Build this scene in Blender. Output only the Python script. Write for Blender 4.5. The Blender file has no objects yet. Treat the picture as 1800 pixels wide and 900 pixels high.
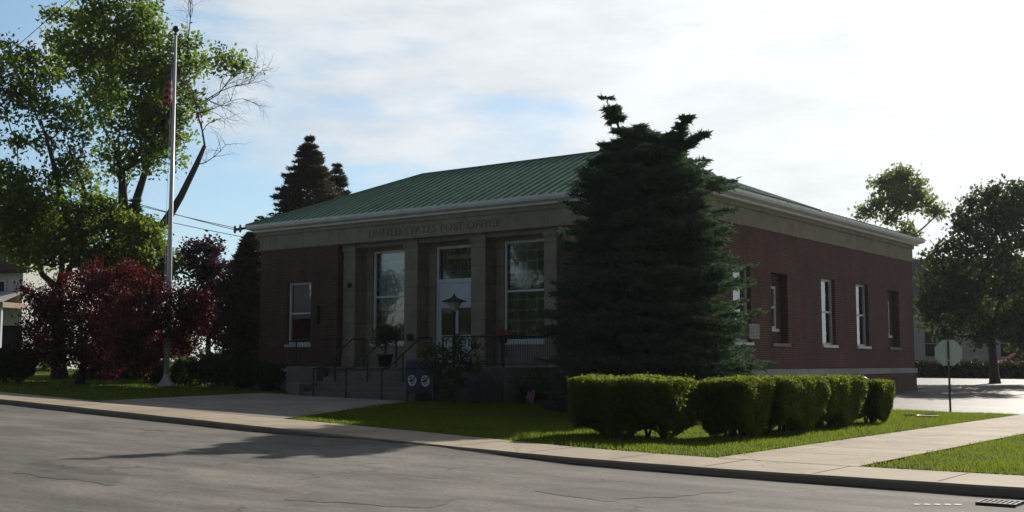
import bpy, math, random
import numpy as np
from mathutils import Vector, Matrix
rng = np.random.default_rng(7); random.seed(7)
S = bpy.context.scene; C = S.collection
# ---------------------------------------------------------------- camera
FPX, HZ, EYE = 2047.0, 640.0, 1.6
YAW = math.radians(36.5); PITCH = math.atan((HZ-450)/FPX)
cam = bpy.data.cameras.new('camera'); co = bpy.data.objects.new('camera', cam); C.objects.link(co)
co.location = (0, 0, EYE); co.rotation_euler = (math.pi/2+PITCH, 0, YAW)
cam.sensor_width = 36; cam.lens = 36*FPX/1800; cam.clip_end = 3000; S.camera = co
FW = (-math.sin(YAW), math.cos(YAW)); RT = (math.cos(YAW), math.sin(YAW))
def ray(px, py):
    a = (px-900)/FPX; b = (450-py)/FPX
    h = math.cos(PITCH)-b*math.sin(PITCH); v = math.sin(PITCH)+b*math.cos(PITCH)
    return (FW[0]*h+RT[0]*a, FW[1]*h+RT[1]*a, v)
def at(px, py, d):                      # world point at forward distance d
    r = ray(px, py); return Vector((r[0]*d, r[1]*d, EYE+r[2]*d))
# ---------------------------------------------------------------- terrain
def sp(v, s=1.6): return s*math.log1p(math.exp(max(-30, min(30, v/s)))) if v/s < 30 else v
def ramp(x): return 0.022*min(sp(-9-x), 60)
def zs(x, y=0): return 0.05+ramp(x)
def zl(x, y): return 0.17+ramp(x)+0.010*min(max(y-35, 0), 45)
def ykerb(x): return 14.5+0.14*min(sp(-9-x), 80)
def yin(x): return ykerb(x)+1.55+0.3/(1+math.exp(-(-12-x)))
# ---------------------------------------------------------------- materials
def newmat(name):
    m = bpy.data.materials.new(name); m.use_nodes = True
    nt = m.node_tree; b = nt.nodes['Principled BSDF']; return m, nt, b
def N(nt, t, **k):
    n = nt.nodes.new(t)
    for a, v in k.items(): setattr(n, a, v)
    return n
def objco(nt, scale=(1, 1, 1)):
    g = N(nt, 'ShaderNodeNewGeometry'); m = N(nt, 'ShaderNodeMapping'); m.inputs['Scale'].default_value = scale
    nt.links.new(g.outputs['Position'], m.inputs['Vector']); return m.outputs['Vector']
def noise(nt, vec, scale, detail=4, rough=.55):
    n = N(nt, 'ShaderNodeTexNoise'); n.inputs['Scale'].default_value = scale
    n.inputs['Detail'].default_value = detail; n.inputs['Roughness'].default_value = rough
    nt.links.new(vec, n.inputs['Vector']); return n.outputs['Fac']
def rampn(nt, fac, stops):
    r = N(nt, 'ShaderNodeValToRGB'); e = r.color_ramp.elements
    while len(e) < len(stops): e.new(.5)
    for i, (p, c) in enumerate(stops): e[i].position = p; e[i].color = (*c, 1) if len(c) == 3 else c
    nt.links.new(fac, r.inputs['Fac']); return r.outputs['Color']
def mixc(nt, fac, a, b, mode='MIX'):
    m = N(nt, 'ShaderNodeMix', data_type='RGBA', blend_type=mode)
    for s, v in ((0, fac), (6, a), (7, b)):
        if isinstance(v, (int, float)): m.inputs[s].default_value = v
        elif isinstance(v, tuple): m.inputs[s].default_value = (*v, 1)
        else: nt.links.new(v, m.inputs[s])
    return m.outputs[2]
def bump(nt, b, h, strength=.3, dist=.02):
    n = N(nt, 'ShaderNodeBump'); n.inputs['Strength'].default_value = strength; n.inputs['Distance'].default_value = dist
    nt.links.new(h, n.inputs['Height']); nt.links.new(n.outputs['Normal'], b.inputs['Normal'])
def math_(nt, op, a, b=None):
    m = N(nt, 'ShaderNodeMath', operation=op)
    for i, v in enumerate((a, b)):
        if v is None: continue
        if isinstance(v, (int, float)): m.inputs[i].default_value = v
        else: nt.links.new(v, m.inputs[i])
    return m.outputs[0]
def paint(name, col, rough=.5, var=.15, metal=0, scale=3):
    m, nt, b = newmat(name); v = objco(nt)
    n = noise(nt, v, scale, 6)
    c = rampn(nt, n, [(.3, tuple(x*(1-var) for x in col)), (.7, tuple(min(1, x*(1+var)) for x in col))])
    nt.links.new(c, b.inputs['Base Color']); b.inputs['Roughness'].default_value = rough; b.inputs['Metallic'].default_value = metal
    bump(nt, b, noise(nt, v, 40, 3), .12, .005); return m
def asphalt(name, c0, c1, rough=.75):
    m, nt, b = newmat(name); v = objco(nt)
    big = noise(nt, v, .35, 5, .6); fine = noise(nt, v, 28, 6, .8)
    col = rampn(nt, big, [(.3, c0), (.7, c1)])
    col = mixc(nt, .75, col, rampn(nt, noise(nt, objco(nt, (.45, 1.3, 1)), 1.9, 7, .72), [(.36, (.62, .62, .63)), (.6, (1.15, 1.14, 1.12))]), 'MULTIPLY')
    vs = objco(nt, (.10, .75, 1)); st = noise(nt, vs, 1.3, 5, .6)
    col = mixc(nt, .65, col, rampn(nt, st, [(.33, (.52, .52, .52)), (.62, (1.2, 1.18, 1.15))]), 'MULTIPLY')
    col = mixc(nt, .7, col, rampn(nt, fine, [(.3, (.3, .3, .3)), (.7, (1.6, 1.6, 1.6))]), 'MULTIPLY')
    # tar-sealed cracks
    vo = N(nt, 'ShaderNodeTexVoronoi', feature='DISTANCE_TO_EDGE'); vo.inputs['Scale'].default_value = .28
    wv = N(nt, 'ShaderNodeVectorMath', operation='ADD'); nn = N(nt, 'ShaderNodeTexNoise'); nn.inputs['Scale'].default_value = 1.6; nn.inputs['Detail'].default_value = 5
    nt.links.new(v, nn.inputs['Vector']); nt.links.new(v, wv.inputs[0]); nt.links.new(nn.outputs['Color'], wv.inputs[1]); nt.links.new(wv.outputs[0], vo.inputs['Vector'])
    cr = rampn(nt, vo.outputs['Distance'], [(.003, (.5, .5, .5)), (.014, (1, 1, 1))]); cr = mixc(nt, rampn(nt, noise(nt, v, .6, 3), [(.45, (0, 0, 0)), (.55, (1, 1, 1))]), (1.0, 1.0, 1.0), cr)
    col = mixc(nt, .8, col, cr, 'MULTIPLY')
    nt.links.new(col, b.inputs['Base Color']); b.inputs['Roughness'].default_value = rough
    bump(nt, b, fine, .6, .012); return m
def concrete(name, c0, c1, joint=None, rough=.8):
    m, nt, b = newmat(name); v = objco(nt)
    col = rampn(nt, noise(nt, v, 1.1, 8, .65), [(.3, c0), (.7, c1)])
    fine = noise(nt, v, 60, 3); col = mixc(nt, .5, col, rampn(nt, fine, [(.25, (.7, .7, .7)), (.75, (1.2, 1.2, 1.2))]), 'MULTIPLY')
    col = mixc(nt, .6, col, rampn(nt, noise(nt, v, .45, 6, .7), [(.42, (.68, .66, .62)), (.6, (1.05, 1.05, 1.05))]), 'MULTIPLY')
    vo = N(nt, 'ShaderNodeTexVoronoi', feature='DISTANCE_TO_EDGE'); vo.inputs['Scale'].default_value = .33
    wv = N(nt, 'ShaderNodeVectorMath', operation='ADD'); nn = N(nt, 'ShaderNodeTexNoise'); nn.inputs['Scale'].default_value = 1.9; nn.inputs['Detail'].default_value = 5
    nt.links.new(v, nn.inputs['Vector']); nt.links.new(v, wv.inputs[0]); nt.links.new(nn.outputs['Color'], wv.inputs[1]); nt.links.new(wv.outputs[0], vo.inputs['Vector'])
    col = mixc(nt, .7, col, rampn(nt, vo.outputs['Distance'], [(.002, (.4, .38, .35)), (.009, (1, 1, 1))]), 'MULTIPLY')
    nt.links.new(col, b.inputs['Base Color']); b.inputs['Roughness'].default_value = rough
    bump(nt, b, fine, .3, .006); return m
def wallco(nt, oz=0.0):
    g = N(nt, 'ShaderNodeNewGeometry'); s = N(nt, 'ShaderNodeSeparateXYZ'); nt.links.new(g.outputs['Position'], s.inputs[0])
    c = N(nt, 'ShaderNodeCombineXYZ'); nt.links.new(math_(nt, 'ADD', s.outputs[0], s.outputs[1]), c.inputs[0])
    nt.links.new(math_(nt, 'ADD', s.outputs[2], oz), c.inputs[1]); return c.outputs[0]
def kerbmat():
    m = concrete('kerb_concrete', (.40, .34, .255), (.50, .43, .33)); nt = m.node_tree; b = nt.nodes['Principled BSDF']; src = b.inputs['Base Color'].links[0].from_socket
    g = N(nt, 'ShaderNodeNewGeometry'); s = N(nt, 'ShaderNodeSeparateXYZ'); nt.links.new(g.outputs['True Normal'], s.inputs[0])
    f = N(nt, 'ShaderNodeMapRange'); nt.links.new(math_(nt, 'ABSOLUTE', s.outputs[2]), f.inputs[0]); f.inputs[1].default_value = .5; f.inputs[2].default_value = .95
    nt.links.new(mixc(nt, f.outputs[0], (.20, .17, .135), src), b.inputs['Base Color']); return m      # steep faces coloured darker: the riser's shade is painted in
def brickmat():
    m, nt, b = newmat('red_brick'); v = wallco(nt); t = N(nt, 'ShaderNodeTexBrick')
    nt.links.new(v, t.inputs['Vector']); t.inputs['Scale'].default_value = 1
    t.inputs['Brick Width'].default_value = .215; t.inputs['Row Height'].default_value = .075; t.inputs['Mortar Size'].default_value = .007
    t.inputs['Color1'].default_value = (.125, .036, .027, 1); t.inputs['Color2'].default_value = (.075, .022, .018, 1); t.inputs['Mortar'].default_value = (.17, .13, .11, 1)
    col = mixc(nt, .6, t.outputs['Color'], rampn(nt, noise(nt, v, .9, 6, .6), [(.3, (.55, .55, .55)), (.7, (1.4, 1.3, 1.3))]), 'MULTIPLY')
    vst = objco(nt, (2.5, 2.5, .3)); col = mixc(nt, .6, col, rampn(nt, noise(nt, vst, 1.2, 5, .65), [(.35, (.6, .58, .58)), (.62, (1.15, 1.15, 1.15))]), 'MULTIPLY')
    nt.links.new(col, b.inputs['Base Color']); b.inputs['Roughness'].default_value = .9
    bump(nt, b, t.outputs['Fac'], -.4, .008); return m
def stonemat(name, c0, c1, bw=1.25, rh=.62, off=0.0):
    m, nt, b = newmat(name); v = wallco(nt, off); t = N(nt, 'ShaderNodeTexBrick')
    nt.links.new(v, t.inputs['Vector']); t.inputs['Scale'].default_value = 1
    t.inputs['Brick Width'].default_value = bw; t.inputs['Row Height'].default_value = rh; t.inputs['Mortar Size'].default_value = .007
    t.inputs['Color1'].default_value = (*c0, 1); t.inputs['Color2'].default_value = (*c1, 1); t.inputs['Mortar'].default_value = (*(x*.4 for x in c0), 1)
    col = mixc(nt, .8, t.outputs['Color'], rampn(nt, noise(nt, v, 1.7, 8, .65), [(.3, (.62, .6, .57)), (.68, (1.15, 1.13, 1.1))]), 'MULTIPLY')
    nt.links.new(col, b.inputs['Base Color']); b.inputs['Roughness'].default_value = .85
    bump(nt, b, t.outputs['Fac'], -.5, .01); return m
def leafmat(name, c0, c1, trans=(.2, .35, .03), tf=.5, rough=.6, spec=.25):
    m, nt, b = newmat(name); g = N(nt, 'ShaderNodeNewGeometry')
    v = objco(nt); big = noise(nt, v, 2.6, 4, .7)
    r = math_(nt, 'ADD', math_(nt, 'MULTIPLY', g.outputs['Random Per Island'], .5), math_(nt, 'MULTIPLY', math_(nt, 'SUBTRACT', big, .2), 1.0))
    col = rampn(nt, r, [(.2, c0), (.85, c1)])
    nt.links.new(col, b.inputs['Base Color']); b.inputs['Roughness'].default_value = rough; b.inputs['Specular IOR Level'].default_value = spec
    tr = N(nt, 'ShaderNodeBsdfTranslucent'); tc = mixc(nt, .35, trans, col); nt.links.new(tc, tr.inputs['Color'])
    mx = N(nt, 'ShaderNodeMixShader'); mx.inputs[0].default_value = tf
    nt.links.new(b.outputs[0], mx.inputs[1]); nt.links.new(tr.outputs[0], mx.inputs[2])
    nt.links.new(mx.outputs[0], nt.nodes['Material Output'].inputs['Surface']); return m
def barkmat(name, c):
    m, nt, b = newmat(name); v = objco(nt, (6, 6, 1.2)); n = noise(nt, v, 3, 6, .7)
    nt.links.new(rampn(nt, n, [(.3, tuple(x*.5 for x in c)), (.7, tuple(x*1.3 for x in c))]), b.inputs['Base Color'])
    b.inputs['Roughness'].default_value = .95; bump(nt, b, n, .8, .03); return m
def glassmat(name, tint=(.02, .025, .03), clear=.8):
    m, nt, b = newmat(name); nt.nodes.remove(b)
    gl = N(nt, 'ShaderNodeBsdfGlossy'); gl.inputs['Roughness'].default_value = .04; gl.inputs['Color'].default_value = (.9, .95, 1, 1)
    tr = N(nt, 'ShaderNodeBsdfTransparent'); tr.inputs['Color'].default_value = (clear, clear*1.03, clear*1.05, 1)
    v = objco(nt); bm = N(nt, 'ShaderNodeBump'); bm.inputs['Strength'].default_value = .25; bm.inputs['Distance'].default_value = .01
    nt.links.new(noise(nt, v, 2.2, 2), bm.inputs['Height']); nt.links.new(bm.outputs[0], gl.inputs['Normal'])
    fr = N(nt, 'ShaderNodeFresnel'); fr.inputs['IOR'].default_value = 1.9
    f2 = math_(nt, 'ADD', math_(nt, 'MULTIPLY', fr.outputs[0], 1.0), .08)
    mx = N(nt, 'ShaderNodeMixShader'); nt.links.new(f2, mx.inputs[0]); nt.links.new(tr.outputs[0], mx.inputs[1]); nt.links.new(gl.outputs[0], mx.inputs[2])
    nt.links.new(mx.outputs[0], nt.nodes['Material Output'].inputs['Surface']); return m
def grassmat(name, blades=False):
    m, nt, b = newmat(name); v = objco(nt)
    col = rampn(nt, noise(nt, v, .8, 6, .6), [(.3, (.034, .078, .014)), (.7, (.075, .125, .022))])
    col = mixc(nt, .6, col, rampn(nt, noise(nt, v, 25, 4, .7), [(.25, (.5, .5, .45)), (.75, (1.35, 1.3, 1.2))]), 'MULTIPLY')
    if blades:
        g = N(nt, 'ShaderNodeNewGeometry'); col = mixc(nt, .5, col, rampn(nt, g.outputs['Random Per Island'], [(0, (.6, .6, .5)), (1, (1.5, 1.35, .9))]), 'MULTIPLY')
    nt.links.new(col, b.inputs['Base Color']); b.inputs['Roughness'].default_value = .95; b.inputs['Specular IOR Level'].default_value = .04
    if blades:
        tr = N(nt, 'ShaderNodeBsdfTranslucent'); tr.inputs['Color'].default_value = (.33, .42, .05, 1)
        mx = N(nt, 'ShaderNodeMixShader'); mx.inputs[0].default_value = .42
        nt.links.new(b.outputs[0], mx.inputs[1]); nt.links.new(tr.outputs[0], mx.inputs[2])
        nt.links.new(mx.outputs[0], nt.nodes['Material Output'].inputs['Surface'])
    else: bump(nt, b, noise(nt, v, 30, 4), .8, .03)
    return m
M = dict(
 brick=brickmat(), stone=stonemat('limestone', (.33, .29, .225), (.27, .24, .185)), frieze=stonemat('frieze_limestone', (.34, .30, .235), (.30, .265, .205), 1.9, .9, .3),
 band=stonemat('water_table_stone', (.42, .43, .44), (.38, .39, .40), 1.6, .5), letter=paint('weathered_letter', (.19, .165, .13), .9),
 white=paint('white_paint', (.70, .72, .74), .45, .08), offwhite=paint('door_paint', (.62, .66, .70), .45, .06), gutter=paint('gutter_paint', (.78, .78, .78), .4, .1),
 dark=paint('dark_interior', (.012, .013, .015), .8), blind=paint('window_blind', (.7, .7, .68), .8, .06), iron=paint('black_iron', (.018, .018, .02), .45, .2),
 glass=glassmat('window_glass'), conc=concrete('entry_concrete', (.30, .28, .26), (.38, .36, .33)), walk=concrete('sidewalk_concrete', (.42, .35, .26), (.52, .44, .335)),
 step=concrete('step_stone', (.15, .148, .138), (.21, .205, .19)), road=asphalt('road_asphalt', (.15, .142, .132), (.25, .235, .215), .85), drive=asphalt('driveway_asphalt', (.085, .085, .085), (.19, .185, .18), .55),
 patch=asphalt('asphalt_patch', (.12, .118, .11), (.19, .185, .175), .8), kerb=kerbmat(), darkline=paint('gutter_line', (.05, .042, .035), .95, .4, 0, 5),
 grass=grassmat('lawn_turf'), blade=grassmat('grass_blades', True), soil=paint('garden_soil', (.045, .032, .022), .95, .3),
 navy=paint('navy_mailbox_paint', (.012, .024, .085), .4, .2), emblem=paint('white_emblem', (.7, .7, .7), .5, .05),
 alu=paint('pole_aluminium', (.62, .62, .68), .4, .08, .2), signback=paint('sign_back', (.85, .88, .88), .5, .08), post=paint('galvanised_post', (.10, .12, .11), .5, .2, .3),
 rock=paint('slate_boulder', (.055, .06, .07), .8, .4), bark=barkmat('bark', (.07, .055, .045)), barkp=barkmat('dark_bark', (.045, .035, .035)), barkw=barkmat('dead_wood', (.10, .08, .07)),
 maple=leafmat('green_maple_leaf', (.035, .07, .012), (.08, .13, .018), (.36, .52, .05), .52), right=leafmat('dark_green_leaf', (.03, .055, .02), (.065, .10, .035), (.15, .24, .05), .42),
 back=leafmat('pale_green_leaf', (.07, .11, .04), (.12, .16, .06), (.40, .52, .16), .6), red=leafmat('red_maple_leaf', (.022, .005, .007), (.07, .010, .013), (.26, .018, .022), .32),
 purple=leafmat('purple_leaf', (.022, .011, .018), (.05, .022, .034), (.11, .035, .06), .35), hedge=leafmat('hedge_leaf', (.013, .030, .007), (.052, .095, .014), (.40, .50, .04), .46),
 hedged=leafmat('dark_hedge_leaf', (.012, .022, .008), (.03, .045, .015), (.07, .1, .02), .3), shrub=leafmat('shrub_leaf', (.02, .04, .01), (.05, .08, .02), (.15, .24, .03), .4),
 lime=leafmat('lime_leaf', (.09, .14, .02), (.15, .2, .03), (.5, .6, .05), .5), spruce=leafmat('blue_spruce_needle', (.022, .048, .040), (.075, .125, .10), (.12, .20, .08), .33, .9, .06),
 conifer=leafmat('far_conifer_needle', (.03, .035, .02), (.07, .065, .04), (.12, .10, .04), .3),
 flower=paint('red_flower', (.45, .03, .03), .6), siding=paint('white_siding', (.66, .66, .64), .6, .06), cream=paint('cream_stucco', (.50, .50, .46), .85, .08),
 brownroof=paint('brown_shingle', (.09, .05, .045), .9, .3, 0, 12), greyroof=paint('grey_shingle', (.11, .12, .135), .9, .25, 0, 12), tan=paint('tan_trim', (.42, .30, .22), .7),
 carred=paint('red_car_paint', (.42, .015, .03), .3, .05), rubber=paint('tyre_rubber', (.02, .02, .02), .8), wood=barkmat('pole_wood', (.09, .065, .05)), black=paint('black_cloth', (.015, .015, .02), .9),
 lampglass=paint('lamp_glass', (.5, .48, .42), .3), warm=paint('warm_ceiling', (.55, .36, .10), .7), metal=paint('ac_metal', (.30, .33, .32), .5, .1), curtain=paint('lace_curtain', (.5, .52, .52), .9, .3, 0, 9),
)
def roofmat():
    m, nt, b = newmat('green_copper_roof'); v = objco(nt)
    col = rampn(nt, noise(nt, v, .9, 7, .65), [(.3, (.10, .22, .17)), (.7, (.15, .31, .24))])
    col = mixc(nt, .5, col, rampn(nt, noise(nt, objco(nt, (1, .25, .25)), 7, 5, .7), [(.3, (.5, .55, .53)), (.7, (1.3, 1.25, 1.2))]), 'MULTIPLY')
    nt.links.new(col, b.inputs['Base Color']); b.inputs['Roughness'].default_value = .55
    bump(nt, b, noise(nt, v, 12, 3), .15, .01); return m
M['roof'] = roofmat()
def flagmat(name, kind):
    m, nt, b = newmat(name); tc = N(nt, 'ShaderNodeTexCoord'); s = N(nt, 'ShaderNodeSeparateXYZ'); nt.links.new(tc.outputs['UV'], s.inputs[0])
    st = math_(nt, 'FRACT', math_(nt, 'MULTIPLY', s.outputs[1], 6.5)); st = math_(nt, 'GREATER_THAN', st, .5)
    col = mixc(nt, st, (.26, .02, .03), (.34, .32, .33))
    inc = math_(nt, 'MULTIPLY', math_(nt, 'LESS_THAN', s.outputs[0], .4), math_(nt, 'GREATER_THAN', s.outputs[1], .46))
    col = mixc(nt, inc, col, (.02, .03, .12))
    nt.links.new(col, b.inputs['Base Color']); b.inputs['Roughness'].default_value = .85
    tr = N(nt, 'ShaderNodeBsdfTranslucent'); nt.links.new(col, tr.inputs['Color']); mx = N(nt, 'ShaderNodeMixShader'); mx.inputs[0].default_value = .15
    nt.links.new(b.outputs[0], mx.inputs[1]); nt.links.new(tr.outputs[0], mx.inputs[2]); nt.links.new(mx.outputs[0], nt.nodes['Material Output'].inputs['Surface']); return m
M['flag'] = flagmat('flag_cloth', 0)
# ---------------------------------------------------------------- mesh builder
class MB:
    def __init__(s): s.v = []; s.f = []; s.sm = False
    def quad(s, *p):
        n = len(s.v); s.v += [tuple(q) for q in p]; s.f.append(tuple(range(n, n+len(p)))); return s
    def box(s, x0, x1, y0, y1, z0, z1, mat=None):
        P = [Vector((x, y, z)) for z in (z0, z1) for y in (y0, y1) for x in (x0, x1)]
        if mat: P = [mat @ p for p in P]
        n = len(s.v); s.v += [tuple(p) for p in P]
        s.f += [tuple(n+i for i in q) for q in ((0, 2, 3, 1), (4, 5, 7, 6), (0, 1, 5, 4), (2, 6, 7, 3), (0, 4, 6, 2), (1, 3, 7, 5))]; return s
    def bbox(s, x0, x1, y0, y1, z0, z1, b=.02):      # box with chamfered vertical and top edges
        ring = [(x0+b, y0), (x1-b, y0), (x1, y0+b), (x1, y1-b), (x1-b, y1), (x0+b, y1), (x0, y1-b), (x0, y0+b)]
        cx, cy = (x0+x1)/2, (y0+y1)/2; n = len(s.v)
        for z, k in ((z0, 0), (z1-b, 0), (z1, b)):
            for x, y in ring: s.v.append((x+(cx-x)/abs(cx-x)*k if k else x, y+(cy-y)/abs(cy-y)*k if k else y, z))
        for l in (0, 8):
            for i in range(8): s.f.append((n+l+i, n+l+(i+1) % 8, n+l+8+(i+1) % 8, n+l+8+i))
        s.f.append(tuple(n+16+i for i in range(8))); s.f.append(tuple(n+7-i for i in range(8))); return s
    def tube(s, pts, rad, seg=8, cap=True):
        pts = [Vector(p) for p in pts]; R = rad if isinstance(rad, (list, tuple)) else [rad]*len(pts); n0 = len(s.v); up = None
        for i, p in enumerate(pts):
            t = (pts[min(i+1, len(pts)-1)]-pts[max(i-1, 0)]).normalized()
            if up is None: up = Vector((0, 0, 1)) if abs(t.z) < .9 else Vector((1, 0, 0))
            a = t.cross(up).normalized(); b = a.cross(t).normalized(); up = b
            for k in range(seg):
                w = 2*math.pi*k/seg; s.v.append(tuple(p+(a*math.cos(w)+b*math.sin(w))*R[i]))
        for i in range(len(pts)-1):
            for k in range(seg):
                q = n0+i*seg; s.f.append((q+k, q+(k+1) % seg, q+seg+(k+1) % seg, q+seg+k))
        if cap: s.f.append(tuple(n0+seg-1-k for k in range(seg))); s.f.append(tuple(n0+(len(pts)-1)*seg+k for k in range(seg)))
        return s
    def lathe(s, c, prof, seg=16):
        n0 = len(s.v)
        for r, z in prof:
            for k in range(seg):
                w = 2*math.pi*k/seg; s.v.append((c[0]+r*math.cos(w), c[1]+r*math.sin(w), c[2]+z))
        for i in range(len(prof)-1):
            for k in range(seg):
                q = n0+i*seg; s.f.append((q+k, q+(k+1) % seg, q+seg+(k+1) % seg, q+seg+k))
        s.f.append(tuple(n0+seg-1-k for k in range(seg))); s.f.append(tuple(n0+(len(prof)-1)*seg+k for k in range(seg))); return s
    def build(s, name, mat, parent=None, smooth=False, bevel=0):
        me = bpy.data.meshes.new(name); me.from_pydata(s.v, [], s.f); me.update()
        if smooth: me.polygons.foreach_set('use_smooth', [True]*len(me.polygons))
        return link(name, me, mat, parent, bevel)
def link(name, me, mat, parent=None, bevel=0):
    me.materials.append(M[mat] if isinstance(mat, str) else mat)
    o = bpy.data.objects.new(name, me); C.objects.link(o)
    if parent is not None:
        o.parent = parent; o.matrix_parent_inverse = Matrix.Translation(-Vector(parent.location)) if parent.parent is None else parent.matrix_parent_inverse
        if parent.parent is not None: o.matrix_parent_inverse = Matrix.Identity(4)
    if bevel:
        b = o.modifiers.new('bevel', 'BEVEL'); b.width = bevel; b.segments = 2; b.limit_method = 'ANGLE'
    return o
def tag(o, label, cat, group=None):
    o['label'] = label; o['category'] = cat
    if group: o['group'] = group
    return o
def thing(name, loc, label, cat, group=None):
    o = bpy.data.objects.new(name, None); o.location = loc; o.empty_display_size = .3; C.objects.link(o); return tag(o, label, cat, group)
def struct(o): o['kind'] = 'structure'; return o
# ---------------------------------------------------------------- world, sun
SUN_EL = math.radians(28.5); SUN_AZ = math.radians(-1.5)       # azimuth from +Y towards +X
w = bpy.data.worlds.new('World'); S.world = w; w.use_nodes = True; nt = w.node_tree; bg = nt.nodes['Background']
sky = N(nt, 'ShaderNodeTexSky', sky_type='NISHITA'); sky.sun_disc = False; sky.sun_elevation = SUN_EL; sky.sun_rotation = SUN_AZ
sky.air_density = 1; sky.dust_density = .6; sky.ozone_density = 1.5
tc = N(nt, 'ShaderNodeTexCoord'); dirv = tc.outputs['Generated']
def vdot(vec, c):
    d = N(nt, 'ShaderNodeVectorMath', operation='DOT_PRODUCT'); nt.links.new(vec, d.inputs[0]); d.inputs[1].default_value = c; return d.outputs['Value']
sdir = (math.sin(SUN_AZ)*math.cos(SUN_EL), math.cos(SUN_AZ)*math.cos(SUN_EL), math.sin(SUN_EL))
ds = vdot(dirv, sdir)
mp = N(nt, 'ShaderNodeMapping'); mp.inputs['Scale'].default_value = (1, 1, 3.6); mp.inputs['Location'].default_value = (3.1, .4, .2); nt.links.new(dirv, mp.inputs['Vector'])
n1 = noise(nt, mp.outputs[0], 2.6, 8, .58)
n2 = noise(nt, mp.outputs[0], 9, 5, .6)
side = vdot(dirv, (RT[0], RT[1], 0))                 # east-west position across the sky
up = vdot(dirv, (0, 0, 1))
cov = math_(nt, 'ADD', math_(nt, 'MULTIPLY', n1, 1.5), math_(nt, 'MULTIPLY', side, 1.35))
cov = math_(nt, 'ADD', cov, math_(nt, 'MULTIPLY', up, 1.5))
cov = math_(nt, 'ADD', cov, math_(nt, 'MULTIPLY', n2, .25))
mask = rampn(nt, cov, [(.93, (0, 0, 0)), (1.0, (1, 1, 1))])
mr = N(nt, 'ShaderNodeMapRange', interpolation_type='SMOOTHSTEP'); nt.links.new(cov, mr.inputs[0]); mr.inputs[1].default_value = .86; mr.inputs[2].default_value = 1.16
mask = mr.outputs[0]
glow = math_(nt, 'POWER', math_(nt, 'MAXIMUM', math_(nt, 'ADD', math_(nt, 'MULTIPLY', ds, .5), .5), 0), 12)
front = N(nt, 'ShaderNodeMapRange', interpolation_type='SMOOTHSTEP'); nt.links.new(ds, front.inputs[0]); front.inputs[1].default_value = .18; front.inputs[2].default_value = .66; front = front.outputs[0]
STR = .06
shade = N(nt, 'ShaderNodeMapRange'); nt.links.new(n2, shade.inputs[0]); shade.inputs[1].default_value = .3; shade.inputs[2].default_value = .62; shade.inputs[3].default_value = .87; shade.inputs[4].default_value = 1.03
low = N(nt, 'ShaderNodeMapRange', interpolation_type='SMOOTHSTEP'); nt.links.new(up, low.inputs[0]); low.inputs[1].default_value = .30; low.inputs[2].default_value = .55; low.inputs[3].default_value = 1; low.inputs[4].default_value = .22
front = math_(nt, 'MULTIPLY', front, low.outputs[0]); glow = math_(nt, 'MULTIPLY', glow, low.outputs[0])
cl = math_(nt, 'MULTIPLY', math_(nt, 'ADD', math_(nt, 'ADD', math_(nt, 'MULTIPLY', glow, .42/STR), math_(nt, 'MULTIPLY', front, .50/STR)), .05/STR), shade.outputs[0])
ccol = N(nt, 'ShaderNodeMix', data_type='RGBA', blend_type='MULTIPLY'); ccol.inputs[0].default_value = 1; ccol.inputs[7].default_value = (.97, 1, 1.02, 1); nt.links.new(cl, ccol.inputs[6])
skyd = mixc(nt, 1.0, sky.outputs[0], (1, 1, 1), 'MULTIPLY')
veil = N(nt, 'ShaderNodeVectorMath', operation='SCALE'); veil.inputs[0].default_value = (.10/STR, .18/STR, .245/STR); nt.links.new(front, veil.inputs['Scale'])
skyd = mixc(nt, 1.0, skyd, veil.outputs[0], 'ADD')
mask = math_(nt, 'MULTIPLY', mask, .93)
final = mixc(nt, mask, skyd, ccol.outputs[2])
nt.links.new(final, bg.inputs['Color']); bg.inputs['Strength'].default_value = STR
sl = bpy.data.lights.new('sun', 'SUN'); sl.energy = 3.6; sl.angle = math.radians(.55); sl.color = (1, .93, .82)
so = bpy.data.objects.new('sun', sl); C.objects.link(so); so.rotation_euler = Vector(sdir).to_track_quat('Z', 'Y').to_euler()
vs = S.view_settings; vs.view_transform = 'Standard'; vs.look = 'None'; vs.exposure = 0.42; vs.gamma = 1; vs.use_curve_mapping = False
S.cycles.volume_bounces = 0; S.cycles.volume_step_rate = 8; S.cycles.max_bounces = 6; S.cycles.transparent_max_bounces = 6; S.cycles.diffuse_bounces = 3
# ---------------------------------------------------------------- ground
def grid(name, xs, ys, zf, mat, yf=None, kind='structure'):
    V = []; F = []
    for i, x in enumerate(xs):
        for j, y in enumerate(ys):
            yy = yf(x, y) if yf else y; V.append((x, yy, zf(x, yy)))
    n = len(ys)
    for i in range(len(xs)-1):
        for j in range(n-1): F.append((i*n+j, (i+1)*n+j, (i+1)*n+j+1, i*n+j+1))
    mb = MB(); mb.v = V; mb.f = F; o = mb.build(name, mat); o['kind'] = kind; return o
lin = lambda a, b, n: [a+(b-a)*i/n for i in range(n+1)]
gx = [-1200, -500, -250, -150, -110]+lin(-90, 30, 240)+[45, 80, 150, 400, 1200]
gy = [-600, -200, -60, -20, 0]+lin(6, 90, 168)+[120, 200, 500, 1500]
def zground(x, y): return (zs(x)-.06) if y < ykerb(x)+.25 else zl(x, y)-.05
grid('ground', gx, gy, zground, 'grass')
XS = lin(-75, 26, 202)
def gutter_rise(x): return .085*math.exp(-((x+13)/4.5)**2)+.02*math.sin(x*.8)*math.exp(-((x+12)/7)**2)
def zroad(x, y): return zs(x)+.015*math.sin(min(1, max(0, (ykerb(x)-y)/12))*math.pi)*1.5+gutter_rise(x)*max(0, 1-(ykerb(x)-y)/1.2)
grid('road', XS, lin(0, 1, 40), zroad, 'road', lambda x, t: -6+(ykerb(x)+.01+6)*t)
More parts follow.
